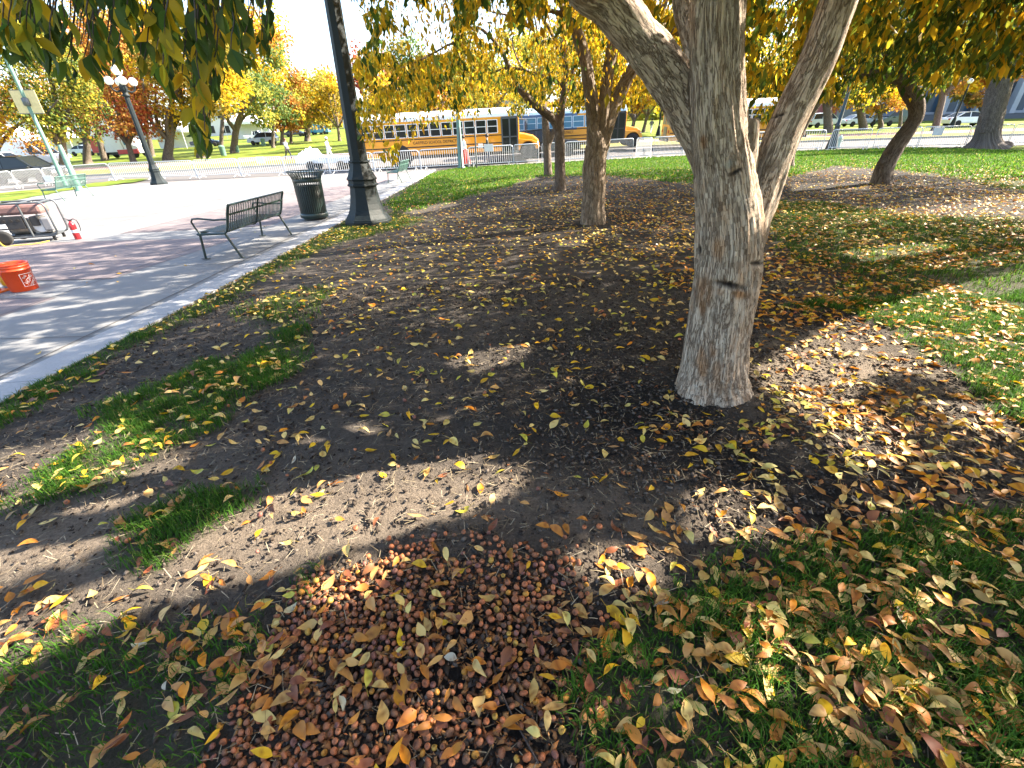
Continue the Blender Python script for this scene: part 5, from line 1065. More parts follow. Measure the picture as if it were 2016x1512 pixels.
trunk_mesh('trunk', rel(L6, bb), BARK2, t6, 0, 0, sides=10)
r6 = np.random.default_rng(66); PP = []
lim = lambda px: np.interp(px, [-80, 0, 50, 100, 130, 160, 200, 225, 260, 300, 330, 355, 372, 392, 405, 418, 440, 470, 500, 525, 545], [150, 170, 130, 165, 185, 150, 195, 130, 150, 190, 205, 230, 285, 335, 320, 270, 160, 150, 165, 150, 20])
SS = []
for k in range(152):
    px = r6.uniform(-90, 535) if k < 138 else r6.uniform(372, 412); Y = r6.uniform(1.15, 1.9) if k % 3 else r6.uniform(1.8, 2.5); end = lim(px)*(r6.uniform(.55, .98) if k < 138 else r6.uniform(.8, 1.0))
    if 215 < px < 310 and r6.random() < .6: end *= .45
    slant = r6.uniform(-25, 10); n_ = 10; a = np.linspace(0, 1, n_); yy = -150+(end+150-38)*a
    pts = np.stack([at(px-(1-t)*slant*2.2+r6.normal()*2, y, Y+.1*(1-t)) for t, y in zip(a, yy)]); SS.append(pts)
SS = np.stack(SS); Vt, Ft = strand_tubes(SS, .0032, .0012); npmesh('twigs', Vt-bb, Ft, TWIG, t6)
B = []; T = []
for s_ in SS:
    for k in range(1, 10):
        for q_ in range(2 if k < 9 else 3):
            f_ = r6.random(); p_ = s_[k-1]*(1-f_)+s_[k]*f_ if k < 9 else s_[9]; B.append(p_); T.append(s_[k]-s_[k-1])
B = np.array(B); T = np.array(T); n_ = len(B); Ls = r6.uniform(.042, .066, n_); D2 = unit(T)*.55+np.array([.02, 0, -.8])+r6.normal(size=(n_, 3))*.38
tip = B+unit(D2)*Ls[:, None]; px, py, d_ = proj(tip); kk = ((fbm(np.stack([px/42., py/34., 0*px], -1), 2, 31) < .60) | ((px > 360) & (px < 425))) & (py < lim(np.clip(px, -80, 545))+8) & ~((px > 536) & (py > -20)); B, D2, Ls = B[kk], D2[kk], Ls[kk]; n_ = len(B)
def leaf_strips(P, D, L, W, r, curl=.25, rows=5, up=None, stem=0.):
    """finer leaves: rows x 3 grid, folded, curled"""
    n = len(P); D = unit(D); nm = unit(np.cross(D, r.normal(size=(n, 3)))) if up is None else unit(up-D*(up*D).sum(1, keepdims=True)); sd = np.cross(D, nm)
    L = np.broadcast_to(L, n)[:, None]; W = np.broadcast_to(W, n)[:, None]; cu = r.uniform(-curl, curl, (n, 1)); fo = r.uniform(.05, .5, (n, 1)); tw = r.uniform(-.5, .5, (n, 1)); sk = r.uniform(-.12, .12, (n, 1))
    t = np.linspace(0, 1, rows); prof = (np.sin(np.pi*np.minimum(1, t*.98+.02)**.8)**.85)*(1-.25*t); prof[0] = .06; prof[-1] = .02; prof /= prof.max(); V = []
    for k in range(rows):
        c = P+D*L*t[k]+nm*L*cu*(4*(t[k]-.5)**2-1)*-1.+sd*L*sk*math.sin(math.pi*t[k]); w_ = W*.5*prof[k]; s2 = sd+nm*tw*(t[k]-.5)
        V += [c-s2*w_+nm*w_*fo*1.2, c, c+s2*w_+nm*w_*fo*1.2]
    V = np.stack(V, 1); nv = rows*3; Fc = []
    for k in range(rows-1):
        for j in (0, 1): Fc.append([k*3+j, k*3+j+1, k*3+j+4, k*3+j+3])
    Fc = np.array(Fc)
    if stem:
        e = P-D*L*stem+nm*L*.06*r.uniform(-1, 2, (n, 1))+sd*L*.1*r.normal(size=(n, 1)); w_ = L*.012
        V = np.concatenate([V, np.stack([e-sd*w_, e+sd*w_, P-sd*w_, P+sd*w_], 1)], 1); Fc = np.vstack([Fc, [[nv, nv+1, nv+3, nv+2]]]); nv += 4
    return V, Fc, nv
V, Fc, nv = leaf_strips(B, D2, Ls, Ls*r6.uniform(.34, .46, n_), r6, .15)
c = np.where((r6.random(n_) < .80)[:, None], palette(n_, 'green', r6), palette(n_, 'yg', r6)); cc = np.repeat(c, nv, 0)
npmesh('crown', (V-bb).reshape(-1, 3), (Fc[None]+np.arange(n_)[:, None, None]*nv).reshape(-1, 4), LEAF, t6, cc, True)

# big trunk at right edge
b7 = G(1940, 290.5); Y7 = b7[1]
t7 = tree_root('elm_tree', b7, 'massive dark trunk with a flared base at the right edge')
trunk_mesh('trunk', rel([limb_px([(1936, 298, Y7, 84), (1937, 289, Y7, 66), (1942, 272, Y7, 44), (1948, 245, Y7, 38), (1956, 215, Y7, 36), (1964, 188, Y7, 36), (1972, 154, Y7, 38), (1983, 100, Y7, 38), (1998, 30, Y7, 40), (2012, -60, Y7, 30), (2030, -200, Y7, 20)]), limb_px([(1975, 140, Y7, 24), (1950, 60, Y7, 20), (1930, -40, Y7, 14)]), limb_px([(1968, 170, Y7, 26), (1990, 120, Y7, 24), (2020, 80, Y7, 16)])], b7), BARK3, t7, .05, .07, sides=14, ridge=7)
crown('crown', t7, [(b7[0]+3.5, Y7+1.5, 6.6, 6, 5, 2.6, 4)], 2600, 'yg', .2, 9, .2, .3, 2, 6, 0, 31)

# ------------------------------------------------------------------ background trees
def far_crown(parent, c, rx, ry, rz, n, key, size, seed, key2=None, gap=None):
    r = np.random.default_rng(seed); m_ = max(14, int(30)); ctr = unit(r.normal(size=(m_, 3)))*r.uniform(.3, .92, (m_, 1)); ctr[:, 2] = np.where(ctr[:, 2] < -.55, -ctr[:, 2]*.5, ctr[:, 2]); cs = r.uniform(.2, .42, m_)
    k = r.choice(m_, n, p=cs**2/(cs**2).sum()); u = unit(r.normal(size=(n, 3)))*(r.random((n, 1))**.45)
    P = (ctr[k]+u*cs[k][:, None]*np.array([1, 1, .75]))*np.array([rx, ry, rz])+np.array(c)
    D = r.normal(size=(n, 3))+np.array([0, 0, -.5]); L = size*r.uniform(.6, 1.4, n); V, Fc = leaf_quads(P, D, L, L*.75, r)
    col = palette(n, key, r)
    if key2: sel = (hash3(k, k*3, k*5, seed) > .55); col = np.where(sel[:, None], palette(n, key2, r), col)
    col = col*(.85+.3*hash3(k, k*7, k*2, seed+3))[:, None]
    return npmesh('crown', V-np.array(parent.location), Fc, FARLEAF, parent, np.repeat(col, 4, 0))
BT = [  # trunk px, Y, trunk w px, crown centre px/py, half sizes px, palette, second palette, label
 (-40, 46, 16, 10, 235, 85, 75, 'orange', 'yellow', 'orange and yellow tree cut by the left edge'),
 (112, 46, 15, 118, 190, 80, 115, 'lime', 'green', 'yellow-green tree with a dark leaning trunk behind the banner pole'),
 (165, 58, 14, 175, 200, 75, 120, 'lime', 'orange', 'yellow tree with a pale grey trunk left of the truck'),
 (200, 62, 11, 215, 95, 95, 75, 'orange', 'olive', 'tall orange-brown tree top rising behind the plaza globe lamp'),
 (256, 54, 11, 232, 215, 78, 72, 'red', 'orange', 'orange-red maple behind the plaza globe lamp'),
 (298, 66, 10, 300, 110, 70, 90, 'orange', 'yellow', 'tall tan tree behind the red maple'),
 (327, 56, 18, 345, 190, 70, 85, 'olive', 'yellow', 'olive yellow tree with a stout forked trunk right of the plaza globe lamp'),
 (398, 57, 22, 420, 140, 80, 110, 'olive', 'yellow', 'yellow-green tree with a large pale leaning trunk'),
 (440, 84, 8, 500, 110, 75, 85, 'orange', 'yellow', 'tall orange tree rounding off against the white sky'),
 (462, 64, 14, 487, 195, 62, 58, 'midgreen', 'lime', 'green tree with twin pale trunks left of the litter bin'),
 (541, 72, 7, 540, 195, 45, 70, 'yellow', 'midgreen', 'slim tree with green and yellow leaves above the litter bin'),
 (560, 80, 8, 560, 225, 30, 36, 'orange', 'orange', 'small bright orange tree above the walking man'),
 (578, 84, 6, 580, 215, 40, 50, 'lime', 'orange', 'pale yellow tree just right of the small orange tree'),
 (611, 88, 12, 612, 220, 50, 52, 'lime', 'yellow', 'lime yellow tree with a thick dark trunk on the slope'),
 (640, 125, 6, 640, 195, 45, 55, 'orange', 'olive', 'far faded orange tree left of the big lamp post'),
 (673, 82, 6, 662, 215, 48, 48, 'yellow', 'olive', 'yellow tree with a thin trunk just left of the big lamp post'),
 (742, 62, 10, 735, 150, 52, 55, 'red', 'orange', 'orange-red tree right of the big lamp post behind the bus'),
 (770, 56, 10, 765, 205, 55, 45, 'yellow', 'olive', 'yellow tree low behind the rear of the nearest bus'),
 (815, 70, 12, 810, 135, 60, 55, 'midgreen', 'olive', 'grey-green tree top against the sky behind the bus'),
 (862, 60, 10, 858, 185, 45, 45, 'orange', 'yellow', 'orange tree behind the middle of the nearest bus'),
 (905, 66, 12, 905, 160, 55, 65, 'midgreen', 'lime', 'dark green tree behind the pale pole'),
 (960, 58, 12, 965, 170, 65, 60, 'yellow', 'lime', 'bright yellow tree behind the front of the nearest bus'),
 (1060, 72, 10, 1050, 140, 75, 80, 'yellow', 'lime', 'yellow tree behind the third trunk of the row'),
 (1140, 66, 12, 1150, 140, 70, 75, 'yellow', 'olive', 'yellow tree behind the stems of the second tree'),
 (1239, 58, 8, 1262, 192, 48, 40, 'yellow', 'orange', 'yellow-orange young tree on the lawn between the buses'),
 (1262, 76, 7, 1290, 170, 60, 55, 'lime', 'yellow', 'lime tree behind the young yellow tree'),
 (1312, 66, 7, 1330, 150, 60, 60, 'yellow', 'orange', 'yellow tree above the back of the third bus'),
 (1400, 60, 14, 1400, 140, 80, 80, 'yellow', 'green', 'yellow tree hidden behind the near trunk'),
 (1540, 62, 12, 1540, 150, 70, 75, 'yg', 'green', 'green-yellow tree behind the right limb of the near tree'),
 (1617, 56, 17, 1610, 130, 80, 75, 'green', 'yg', 'grey trunked tree left of the dark lamp post'),
 (1683, 59, 15, 1675, 150, 70, 65, 'yg', 'green', 'tree with a broad tan trunk right of the dark lamp post'),
 (1716, 62, 9, 1712, 195, 52, 28, 'yellow', 'orange', 'low golden tree under the limb of the crooked tree'),
 (1752, 64, 6, 1760, 165, 45, 40, 'yellow', 'lime', 'slim leaning golden tree behind the crooked trunk'),
 (1822, 52, 13, 1850, 125, 55, 55, 'yg', 'lime', 'leaning tree with yellow-green leaves right of the crooked trunk'),
 (1905, 80, 7, 1908, 190, 30, 32, 'orange', 'olive', 'small dull orange tree before the columned building'),
 (1930, 68, 6, 1932, 150, 32, 38, 'orange', 'yellow', 'golden orange tree left of the massive trunk'),
 (2040, 62, 10, 2040, 130, 40, 40, 'orange', 'yellow', 'golden tree at the right edge behind the massive trunk'),
]
for i, (px, Y, wpx, cx, cy, hx, hy_, key, key2, lb) in enumerate(BT):
    p = at(px, 300, Y); base = np.array([p[0], Y, float(gz(p[0], Y))]); c = at(cx, cy, Y); dpt = float(depth(c)); k = dpt/F; rx, rz = hx*k*1.22, hy_*k*1.18
    c[2] = max(c[2], base[2]+rz*.9+1.2)
    root = tree_root('park_tree', base, lb, 'autumn trees in the park beyond the street'); r0 = wpx/2*k; rr = random.Random(i)
    top = c-base; hz = max(top[2]-rz*.75, 1.6); lean = (top[0]*.5)
    L_ = [[(0, 0, -.2, r0*1.5), (0, 0, .25, r0*1.1), (lean*.25, 0, hz*.5, r0*.92), (lean*.6, 0, hz, r0*.85), (top[0]*.9, 0, top[2], r0*.5), (top[0], 0, top[2]+rz*.6, r0*.15)]]
    for q_ in range(5):
        a = q_*1.3+rr.random(); L_.append([(lean*.55, 0, hz*.9, r0*.55), (lean*.6+math.cos(a)*rx*.3, math.sin(a)*rx*.3, hz+rz*.35, r0*.38), (top[0]+math.cos(a)*rx*.65, math.sin(a)*rx*.6, top[2]+rz*rr.uniform(-.2, .4), r0*.12)])
    trunk_mesh('trunk', L_, BARK3, root, 0, 0, n=3, sides=8)
    far_crown(root, c, rx, rx*.9, rz, int(np.clip(4200*(hx*hy_)/4500., 2400, 9000)), key, .30*Y/60., 100+i, key2)
# a far wood closing the horizon
r = np.random.default_rng(5); n = 30000; a = r.uniform(-1.15, 1.15, n); dist = r.uniform(230, 300, n); X = np.sin(a)*dist*1.3; Yy = np.cos(a)*dist*.8+40; hh = (6+7*fbm(v2(X, Yy, .03), 3, 4))*np.where((X > -140) & (X < -40), .55, 1.); Zz = gz(X, Yy)-2+hh*r.random(n)**.7
V, Fc = leaf_quads(np.stack([X, Yy, Zz], -1), r.normal(size=(n, 3)), 3.2, 2.6, r); cl_ = fbm(v2(X, Yy, .05), 2, 9)
col = np.where((cl_ > .5)[:, None], palette(n, 'orange', r), palette(n, 'lime', r)); o = npmesh('far_wood', V, Fc, FARLEAF, None, np.repeat(col, 4, 0)); tag(o, 'faded autumn wood along the horizon behind the park', 'trees', None, 'stuff')

# ------------------------------------------------------------------ grass
def grass_blades(N, region, h0, h1, wd, seed, name, label, tint=(1, 1, 1)):
    r = np.random.default_rng(seed); x0, x1, y0, y1 = region; X = r.uniform(x0, x1, N); Y = r.uniform(y0, y1, N)
    px, py, d = proj(np.stack([X, Y, gz(X, Y)], -1)); k = (px > -120) & (px < 2140) & (py < 1640) & (d > 0); X, Y = X[k], Y[k]
    gmv = grassmask(X, Y); tuft = fbm(v2(X, Y, 7), 2, 14); k = (X > kerb_x(Y)+.01) & (r.random(len(X)) < gmv*np.clip((tuft-.25)*3.0, np.where(Y < 1.3, .5, .3), 1)*np.where((X < .1) & (Y < 1.25), .55, 1)); X, Y, tuft = X[k], Y[k], tuft[k]; n = len(X)
    Z = gz(X, Y)-.005; B = np.stack([X, Y, Z], -1); h = r.uniform(h0, h1, n)*(.5+.9*tuft); a = r.uniform(0, 2*np.pi, n); ln = r.uniform(.2, 1.2, n)
    dr = np.stack([np.cos(a), np.sin(a), 0*a], -1); sd = np.stack([-np.sin(a), np.cos(a), 0*a], -1); up = np.array([0, 0, 1.]); wv = wd*r.uniform(.6, 1.2, n)
    m1 = B+up*(h*.6)[:, None]+dr*(h*ln*.25)[:, None]; tp = B+up*(h*(1-.35*ln))[:, None]+dr*(h*ln*.8)[:, None]
    V = np.stack([B-sd*wv[:, None]/2, B+sd*wv[:, None]/2, m1+sd*wv[:, None]*.4, m1-sd*wv[:, None]*.4, tp], 1).reshape(-1, 3); i = np.arange(n)[:, None]*5
    Fc = np.concatenate([i+np.array([[0, 1, 2]]), i+np.array([[0, 2, 3]]), i+np.array([[3, 2, 4]])], 0)
    c = np.array([(.045, .115, .018), (.065, .15, .025), (.10, .17, .03), (.24, .21, .09)])[r.choice(4, n, p=[.42, .35, .17, .06])]*r.uniform(.7, 1.25, (n, 1))*np.array(tint)
    o = npmesh(name, V, Fc, GRASSM, None, np.repeat(c, 5, 0)); tag(o, label, 'grass', None, 'stuff')
GRASSM = leaf_material('grass_blade', .45, .6); GRASSM.node_tree.nodes['Principled BSDF'].inputs['Specular IOR Level'].default_value = .1
grass_blades(400000, (-4.1, 5.6, .15, 4.2), .035, .085, .0046, 3, 'near_grass', 'green grass blades among the fallen leaves in the foreground', (1.05, 1.15, .8))
grass_blades(190000, (-4.2, 12, 4.2, 12), .035, .08, .009, 4, 'middle_grass', 'thin grass under the trees in the middle distance', (1.35, 1.15, 1))
grass_blades(190000, (-4.6, 25, 12, 31), .05, .10, .026, 6, 'lawn_grass', 'bright lawn grass reaching to the barriers', (1.55, 1.5, .8))

# ------------------------------------------------------------------ fallen leaves, crabapples, litter
HEAP = gpoly([(450, 1210), (560, 1150), (690, 1095), (860, 1080), (1050, 1115), (1150, 1190), (1160, 1330), (1120, 1560), (330, 1560), (420, 1390), (540, 1290), (540, 1235)])
def heapness(x, y): return inpoly(x+.22*(fbm(v2(x, y, 6), 3, 2)-.5), y+.22*(fbm(v2(x, y, 6), 3, 3)-.5), HEAP)
heap_h = lambda x, y: .03*np.exp(-((x+.12)**2/.12+(y-.85)**2/.06))
SPECIES = [((.64, .40, .03), 'yellow'), ((.66, .50, .20), 'pale straw-coloured'), ((.52, .31, .12), 'tan'), ((.42, .18, .05), 'brown-orange'), ((.58, .25, .03), 'orange'), ((.22, .085, .045), 'dark russet'), ((.46, .42, .09), 'greenish yellow'), ((.48, .45, .32), 'pale grey-green')]
SPW = np.array([.22, .23, .21, .14, .08, .06, .045, .015])
def density(x, y, gmv):
    d = 88+0*x
    d = d*np.interp(y, [0, 4, 7, 10, 14, 22], [.85, 1., 1., .7, .32, .12]); d = d+gmv*45*np.interp(y, [0, 6, 12, 22], [1, 1, .5, .12])
    near = np.exp(-((x-.9)**2/.5+(y-.95)**2/.16)); d = d+430*near                      # drift at lower right
    d = d+330*np.exp(-((x+.75)**2/.3+(y-.9)**2/.13))+90*np.exp(-((x+1.5)**2/.3+(y-1.9)**2/.5))+190*((x < -.25)*(y < 1.25))+120*((x > .2)*(y < .9))+150*((x > .9)*(y < 2.6)*(y > .3))+120*((x > .3)*(y < 1.15))
    d = d+100*ss(1.2, 3.0, x)*(y < 6)+40*ss(0, 3, x)*(y >= 6)*np.interp(y, [6, 10, 14, 20], [1, .8, .4, .1])
    d = d*(1-.78*ss(-1.9, -2.9, x)*(gmv < .3))*(.15+1.7*fbm(v2(x, y, 1.7), 3, 44))
    d = np.where((x > -2.4) & (x < 1.2) & (y > 1.1) & (gmv < .3), d*np.interp(y, [1.1, 3.2, 5, 9, 14], [.55, .55, .75, .8, 1.]), d)
    return d
r = np.random.default_rng(99); N = 90000; X = np.concatenate([r.uniform(-4., 4.6, N), r.uniform(-4, 15, N)]); Y = np.concatenate([r.uniform(.25, 5, N), r.uniform(5, 22, N)]); area = np.concatenate([np.full(N, 8.6*4.75/N), np.full(N, 19*17./N)])
px, py, d = proj(np.stack([X, Y, gz(X, Y)], -1)); k = (px > -60) & (px < 2080) & (py < 1580) & (d > 0) & (X > kerb_x(Y)+.02); X, Y, area = X[k], Y[k], area[k]
gmv = grassmask(X, Y); k = r.random(len(X)) < density(X, Y, gmv)*area*np.where(Y > 5, np.clip(1.25-.02*Y, .5, 1), 1)*(1-.6*((Y > 13) & (gmv > .5))); k &= ~(heapness(X, Y) & (r.random(len(X)) < .2)); X, Y, gmv = X[k], Y[k], gmv[k]
# a few stray leaves on the paving
xs_ = r.uniform(-8, -4.4, 16); ys_ = r.uniform(3, 12, 16); X = np.append(X, xs_); Y = np.append(Y, ys_); gmv = np.append(gmv, 0*xs_)
n = len(X); sp = r.choice(len(SPECIES), n, p=SPW/SPW.sum())
sp = np.where((Y < 1.6) & (r.random(n) < .6), r.choice([3, 2, 5, 2, 3, 1], n), sp); sp = np.where((Y > 1.7) & (X < 1.9) & (r.random(n) < .55), r.choice([1, 1, 0, 6], n), sp); sp = np.where((X > 1.9) & (Y < 6) & (r.random(n) < .5), r.choice([4, 3, 4, 0], n), sp)
Ls = r.uniform(.045, .086, n)*np.where(Y > 3, 1.05, np.where(Y < 1.3, .93, 1.)); onh = heapness(X, Y)
Z = gz(X, Y)+.004+gmv*r.uniform(.01, .035, n)+onh*(heap_h(X, Y)+.022)+.006*r.random(n)
a = r.uniform(0, 2*np.pi, n); D = np.stack([np.cos(a), np.sin(a), r.normal(size=n)*.16], -1); up = unit(np.stack([r.normal(size=n)*.35, r.normal(size=n)*.35, np.ones(n)], -1))
P = np.stack([X, Y, Z], -1)-D*Ls[:, None]*.5
V, Fc, nv = leaf_strips(P, D, Ls, Ls*r.uniform(.30, .58, n), r, .24, 7, up, .42)
mn = (V[:, :, 2]-gz(V[:, :, 0], V[:, :, 1])).min(1)-.001-onh*heap_h(X, Y); V[:, :, 2] -= np.minimum(mn, 0)[:, None]
base = np.array([s[0] for s in SPECIES])[sp]*r.uniform(.8, 1.15, (n, 1))*r.uniform(.93, 1.07, (n, 3)); base = np.clip(base.mean(1, keepdims=True)+(base-base.mean(1, keepdims=True))*1.15, .012, .9)
cols = np.repeat(base[:, None], nv, 1); blotch = r.random((n, nv, 1)) < .16; cols = np.where(blotch, cols*np.array([.62, .5, .45]), cols); cols[:, -4:] *= np.array([.75, .7, .6])
dist = np.linalg.norm(np.stack([X, Y, Z-EYE], -1), axis=1); ppx, ppy, _ = proj(np.stack([X, Y, Z], -1)); vis = (ppx > 5) & (ppx < 2010) & (ppy < 1505); size = np.where(vis, Ls/dist, 0); order = np.argsort(-size); ind = order[:300]; rest = order[300:]
def where_(x, y, on, g_):
    if on: return 'lying on the heap of fallen crabapples'
    if g_ > .45: return 'in the grass at lower right' if x > 0 else 'in the grass at lower left'
    return 'on bare soil right of the crabapple heap' if x > .25 else ('on bare soil left of the crabapple heap' if x < -.45 else 'on bare soil just beyond the crabapple heap')
for j in ind:
    lb = SPECIES[sp[j]][1]+' fallen leaf '+where_(X[j], Y[j], onh[j], gmv[j])
    o = npmesh('fallen_leaf', V[j]-np.array([X[j], Y[j], Z[j]]), Fc, FALLEN, None, cols[j], True); o.location = (X[j], Y[j], Z[j]); tag(o, lb, 'leaf', lb.replace('fallen leaf', 'fallen leaves'))
o = npmesh('leaf_litter', V[rest].reshape(-1, 3), (Fc[None]+np.arange(len(rest))[:, None, None]*nv).reshape(-1, 4), FALLEN, None, cols[rest].reshape(-1, 3), True); tag(o, 'countless smaller fallen leaves scattered over soil and grass', 'leaves', None, 'stuff')
# crabapples
FRUIT = mat('crabapple_skin', (.5, .5, .5), .58, 0, .45, 1.4, vc=True, spec=.35, bump=.5, bscale=3)
def fruit_mesh(rad, c, r):
    nu, nvv = 10, 7; V = []
    for i in range(nvv+1):
        t = math.pi*i/nvv
        for j in range(nu): V.append((rad*math.sin(t)*math.cos(2*math.pi*j/nu), rad*math.sin(t)*math.sin(2*math.pi*j/nu), rad*.92*math.cos(t)*(1-.35*math.exp(-(t/.45)**2)-.2*math.exp(-((math.pi-t)/.4)**2))))
    V = np.array(V); V *= (1+.34*(fbm(V/rad*1.5+r.random(3)*9, 3, 3)-.5))[:, None]
    Fc = np.array([(i*nu+j, (i+1)*nu+j, (i+1)*nu+(j+1) % nu, i*nu+(j+1) % nu) for i in range(nvv) for j in range(nu)]); cc = np.tile(c, (len(V), 1))*(.8+.4*fbm(V/rad*1.6+5, 2, 7))[:, None]; cc[:nu*1] *= .3; cc[nu:2*nu] *= .75
    return V, Fc, cc
FC = [((.36, .135, .060), 6, 'dull red-brown'), ((.45, .145, .055), 5, 'reddish'), ((.25, .10, .07), 2.5, 'dark purplish'), ((.5, .22, .03), 1.1, 'orange'), ((.16, .075, .04), 2.2, 'dark brown'), ((.50, .29, .05), .5, 'yellow')]
fw = np.array([f[1] for f in FC]); r = np.random.default_rng(17); cand = np.stack([r.uniform(-.95, .55, 34000), r.uniform(.42, 1.45, 34000)], -1); hk = sum(heapness(cand[:, 0]+a_, cand[:, 1]+b_)*1. for a_, b_ in ((0, 0), (.1, .03), (-.1, -.03), (.03, .08), (-.03, -.08), (.16, 0), (-.16, .05)))/7; thin = fbm(np.c_[cand*6, np.zeros(len(cand))], 2, 66); ymid = .95
prob = hk*np.clip(.14+2.2*(thin-.39), 0.03, .8)*np.clip(1.1-ss(.0, .40, cand[:, 0])*.85, .1, 1)+.004*(1-hk); cand = cand[r.random(len(cand)) < prob]
strays = np.stack([r.uniform(-2.9, 1.8, 90), r.uniform(.6, 4.2, 90)], -1); strays = strays[(strays[:, 0] < .2) | (r.random(90) < .3)]; cand = np.vstack([cand, strays])
pts = []; gridh = {}
for x, y in cand:
    rad = r.uniform(.0085, .0152); key = (int(x/.04), int(y/.04)); lay = 0; ok = True
    for di in (-1, 0, 1):
        for dj in (-1, 0, 1):
            for (qx, qy, qr, ql) in gridh.get((key[0]+di, key[1]+dj), ()):
                if math.hypot(qx-x, qy-y) < (qr+rad)*.98: ok = False
    if ok: gridh.setdefault(key, []).append((x, y, rad, 0)); pts.append((x, y, rad))
pts = np.array(pts); n = len(pts); zc = gz(pts[:, 0], pts[:, 1])+heap_h(pts[:, 0], pts[:, 1])*heapness(pts[:, 0], pts[:, 1])+pts[:, 2]*.82
pos = np.stack([pts[:, 0], pts[:, 1], zc], -1); ppx, ppy, dd = proj(pos); vis = (ppx > 4) & (ppx < 2012) & (ppy < 1508); order = np.argsort(-np.where(vis, pts[:, 2]/dd, 0)); kind = r.choice(len(FC), n, p=fw/fw.sum())
protos = {}
for kf, (c, _, nm) in enumerate(FC):
    for v in range(3): protos[(kf, v)] = fruit_mesh(1., np.array(c)*r.uniform(.85, 1.15), r)
meshes = {}
for q_, j in enumerate(order[:300]):
    kf, v = int(kind[j]), int(r.integers(3)); kk_ = (kf, v)
    if kk_ not in meshes:
        Vp, Fp, cp_ = protos[kk_]; o = npmesh('crabapple', Vp, Fp, FRUIT, None, cp_, True); meshes[kk_] = o.data
    else: o = bpy.data.objects.new('crabapple', meshes[kk_]); COL.objects.link(o)
    o.location = pos[j]; o.scale = tuple(pts[j, 2]*np.array([r.uniform(.85, 1.1), r.uniform(.85, 1.1), r.uniform(.68, 1.05)])); o.rotation_euler = tuple(r.uniform(-1.3, 1.3, 3)); inh = bool(heapness(pts[j:j+1, 0], pts[j:j+1, 1])[0])
    lb = FC[kf][2]+(' crabapple in the heap at the bottom of the picture' if inh else ' crabapple lying loose away from the heap'); tag(o, lb, 'crabapple', lb.replace('crabapple', 'crabapples', 1))
VV = []; FF = []; CCo = []; o_ = 0
for j in order[300:]:
    Vp, Fp, cp_ = protos[(int(kind[j]), int(r.integers(3)))]; e = Matrix.Rotation(r.uniform(0, 6), 3, Vector(unit(r.normal(size=3)))); VV.append(Vp @ np.array(e).T*pts[j, 2]+pos[j]); FF.append(Fp+o_); CCo.append(cp_); o_ += len(Vp)
if VV: o = npmesh('crabapple_litter', np.vstack(VV), np.vstack(FF), FRUIT, None, np.vstack(CCo), True); tag(o, 'remaining small fallen crabapples thinning out around the heap', 'crabapples', None, 'stuff')
# wood chips and soil crumbs
def chips(name, X, Y, s0, s1, cols, seed, label, flat=.35, elong=2.2):
    r = np.random.default_rng(seed); n = len(X); Z = gz(X, Y)+.05*np.exp(-((X-1.38)**2+(Y-2.6)**2)/.10)+heap_h(X, Y)*heapness(X, Y)*.8; c = np.stack([X, Y, Z], -1); a = r.uniform(0, 6.3, n); s = s0+(s1-s0)*r.random(n)**1.8
    d = np.stack([np.cos(a), np.sin(a), r.normal(size=n)*.2], -1)*(s*r.uniform(1, elong, n))[:, None]; e = np.stack([-np.sin(a), np.cos(a), r.normal(size=n)*.2], -1)*(s*r.uniform(.5, 1, n))[:, None]; u = np.array([0, 0, 1.])[None]*(s*flat*r.uniform(.5, 1.4, n))[:, None]
    V = np.stack([c-d, c-e, c+d, c+e, c+u*1.+d*.25, c-u*.6], 1).reshape(-1, 3)+r.normal(size=(n*6, 3))*np.repeat(s, 6)[:, None]*.12; i = np.arange(n)[:, None]*6
    Fc = np.concatenate([i+np.array([f]) for f in ((0, 1, 4), (1, 2, 4), (2, 3, 4), (3, 0, 4), (1, 0, 5), (2, 1, 5), (3, 2, 5), (0, 3, 5))], 0); cc = np.array(cols)[r.integers(len(cols), size=n)]*r.uniform(.6, 1.3, (n, 1))
    o = npmesh(name, V, Fc, CHIPM, None, np.repeat(cc, 6, 0)); tag(o, label, 'litter', None, 'stuff')
CHIPM = mat('chip_and_crumb', (.1, .1, .1), .95, 0, .25, 20, vc=True, spec=.15)
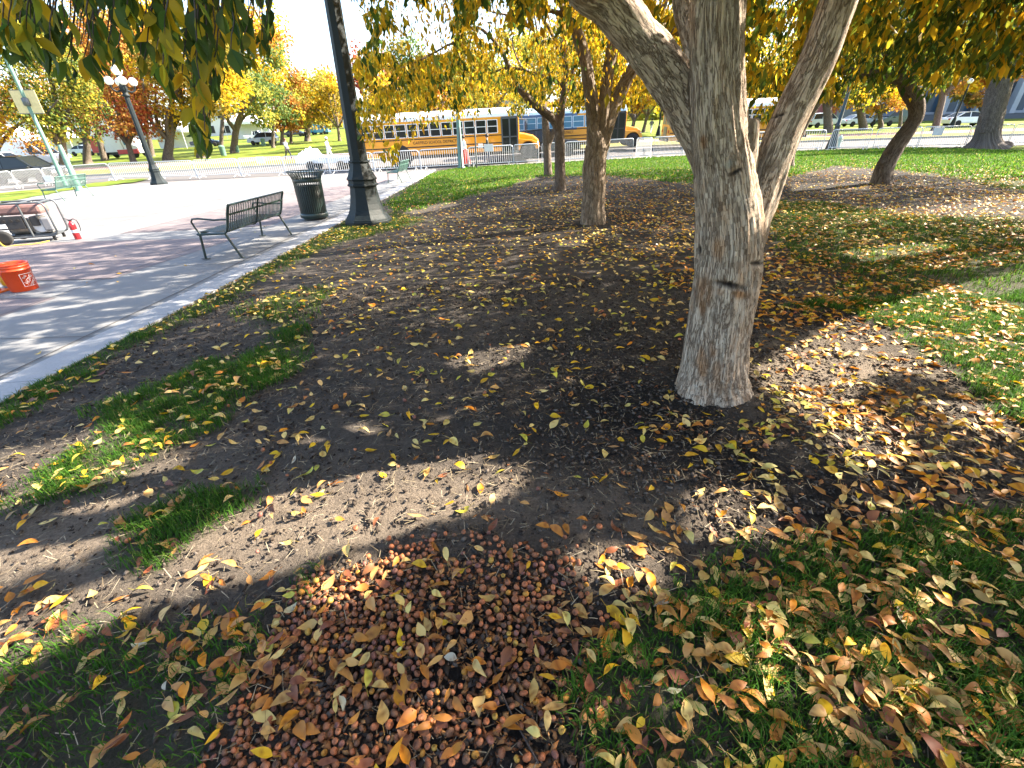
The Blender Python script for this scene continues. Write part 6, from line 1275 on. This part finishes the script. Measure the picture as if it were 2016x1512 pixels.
X = np.concatenate([r.uniform(-.9, .6, 5200), r.normal(1.5, .8, 1500)]); Y = np.concatenate([r.uniform(.45, 1.3, 5200), r.normal(2.0, .6, 1500)]); hs4 = sum(heapness(X+a_, Y+b_)*1. for a_, b_ in ((0, 0), (.09, .03), (-.09, -.03), (.02, .07), (-.03, -.07)))/5; k = ((r.random(len(X)) < hs4) | (np.arange(len(X)) >= 5200)) & (np.hypot(X-1.37, Y-2.6) > .24); chips('wood_chips', X[k], Y[k], .004, .016, [(.04, .03, .022), (.09, .05, .03), (.22, .085, .035), (.36, .16, .06), (.42, .22, .09)], 8, 'dark wood chips and crushed fruit around the heap and the near trunk', .4, 2.6)
N = 70000; X = r.uniform(-3.9, 3.2, N); Y = r.uniform(.5, 5.5, N)**1.; gmv = grassmask(X, Y); k = ((gmv < .5) | (r.random(N) < .45)) & (X > kerb_x(Y)+.05) & (r.random(N) < .35+.9*mulch(X, Y)); chips('soil_crumbs', X[k], Y[k],   .003, .0165, [(.09, .07, .055), (.06, .045, .035), (.13, .105, .085), (.04, .03, .024)], 9, 'loose crumbs of dry soil and small stones', .7, 1.4)
# dead straw under the trunk
for pts_, rr_, lb in (([(955, 1240), (975, 1330), (1000, 1400), (1060, 1512)], .006, 'long thin brown stick lying across the crabapple heap'), ([(1180, 780), (1205, 765), (1240, 755)], .006, 'thin dry twig lying left of the near trunk'), ([(1220, 850), (1290, 835), (1330, 868)], .005, 'grey twig among leaves left below the near trunk')):
    q_ = [tuple(G(*p)+np.array([0, 0, .03 if p[1] > 1100 else .012])) for p in pts_]; o = MB().tube([tuple(v[:3]) for v in smoothpath([(*v, 1) for v in q_], 5)], rr_*.5, 6).build('stick', TWIG); tag(o, lb, 'stick')

n = 9000; X = r.uniform(-3.8, 3.4, n); Y = r.uniform(.4, 5., n); k = X > kerb_x(Y)+.05; X, Y = X[k], Y[k]; n = len(X); a = r.uniform(0, 6.3, n); l_ = r.uniform(.008, .035, n); d_ = np.stack([np.cos(a), np.sin(a), r.normal(size=n)*.15], -1)*l_[:, None]; e_ = np.stack([-np.sin(a), np.cos(a), 0*a], -1)*.0012; c = np.stack([X, Y, gz(X, Y)+.006+.01*r.random(n)], -1)
V = np.stack([c-d_-e_, c-d_+e_, c+d_+e_, c+d_-e_], 1).reshape(-1, 3); o = npmesh('dry_straw', V, np.arange(n*4).reshape(-1, 4), CHIPM, None, np.repeat(np.array([(.30, .24, .15), (.2, .15, .09), (.38, .32, .22)])[r.integers(3, size=n)], 4, 0)); tag(o, 'short bits of dead straw and grass strewn over the soil', 'litter', None, 'stuff')
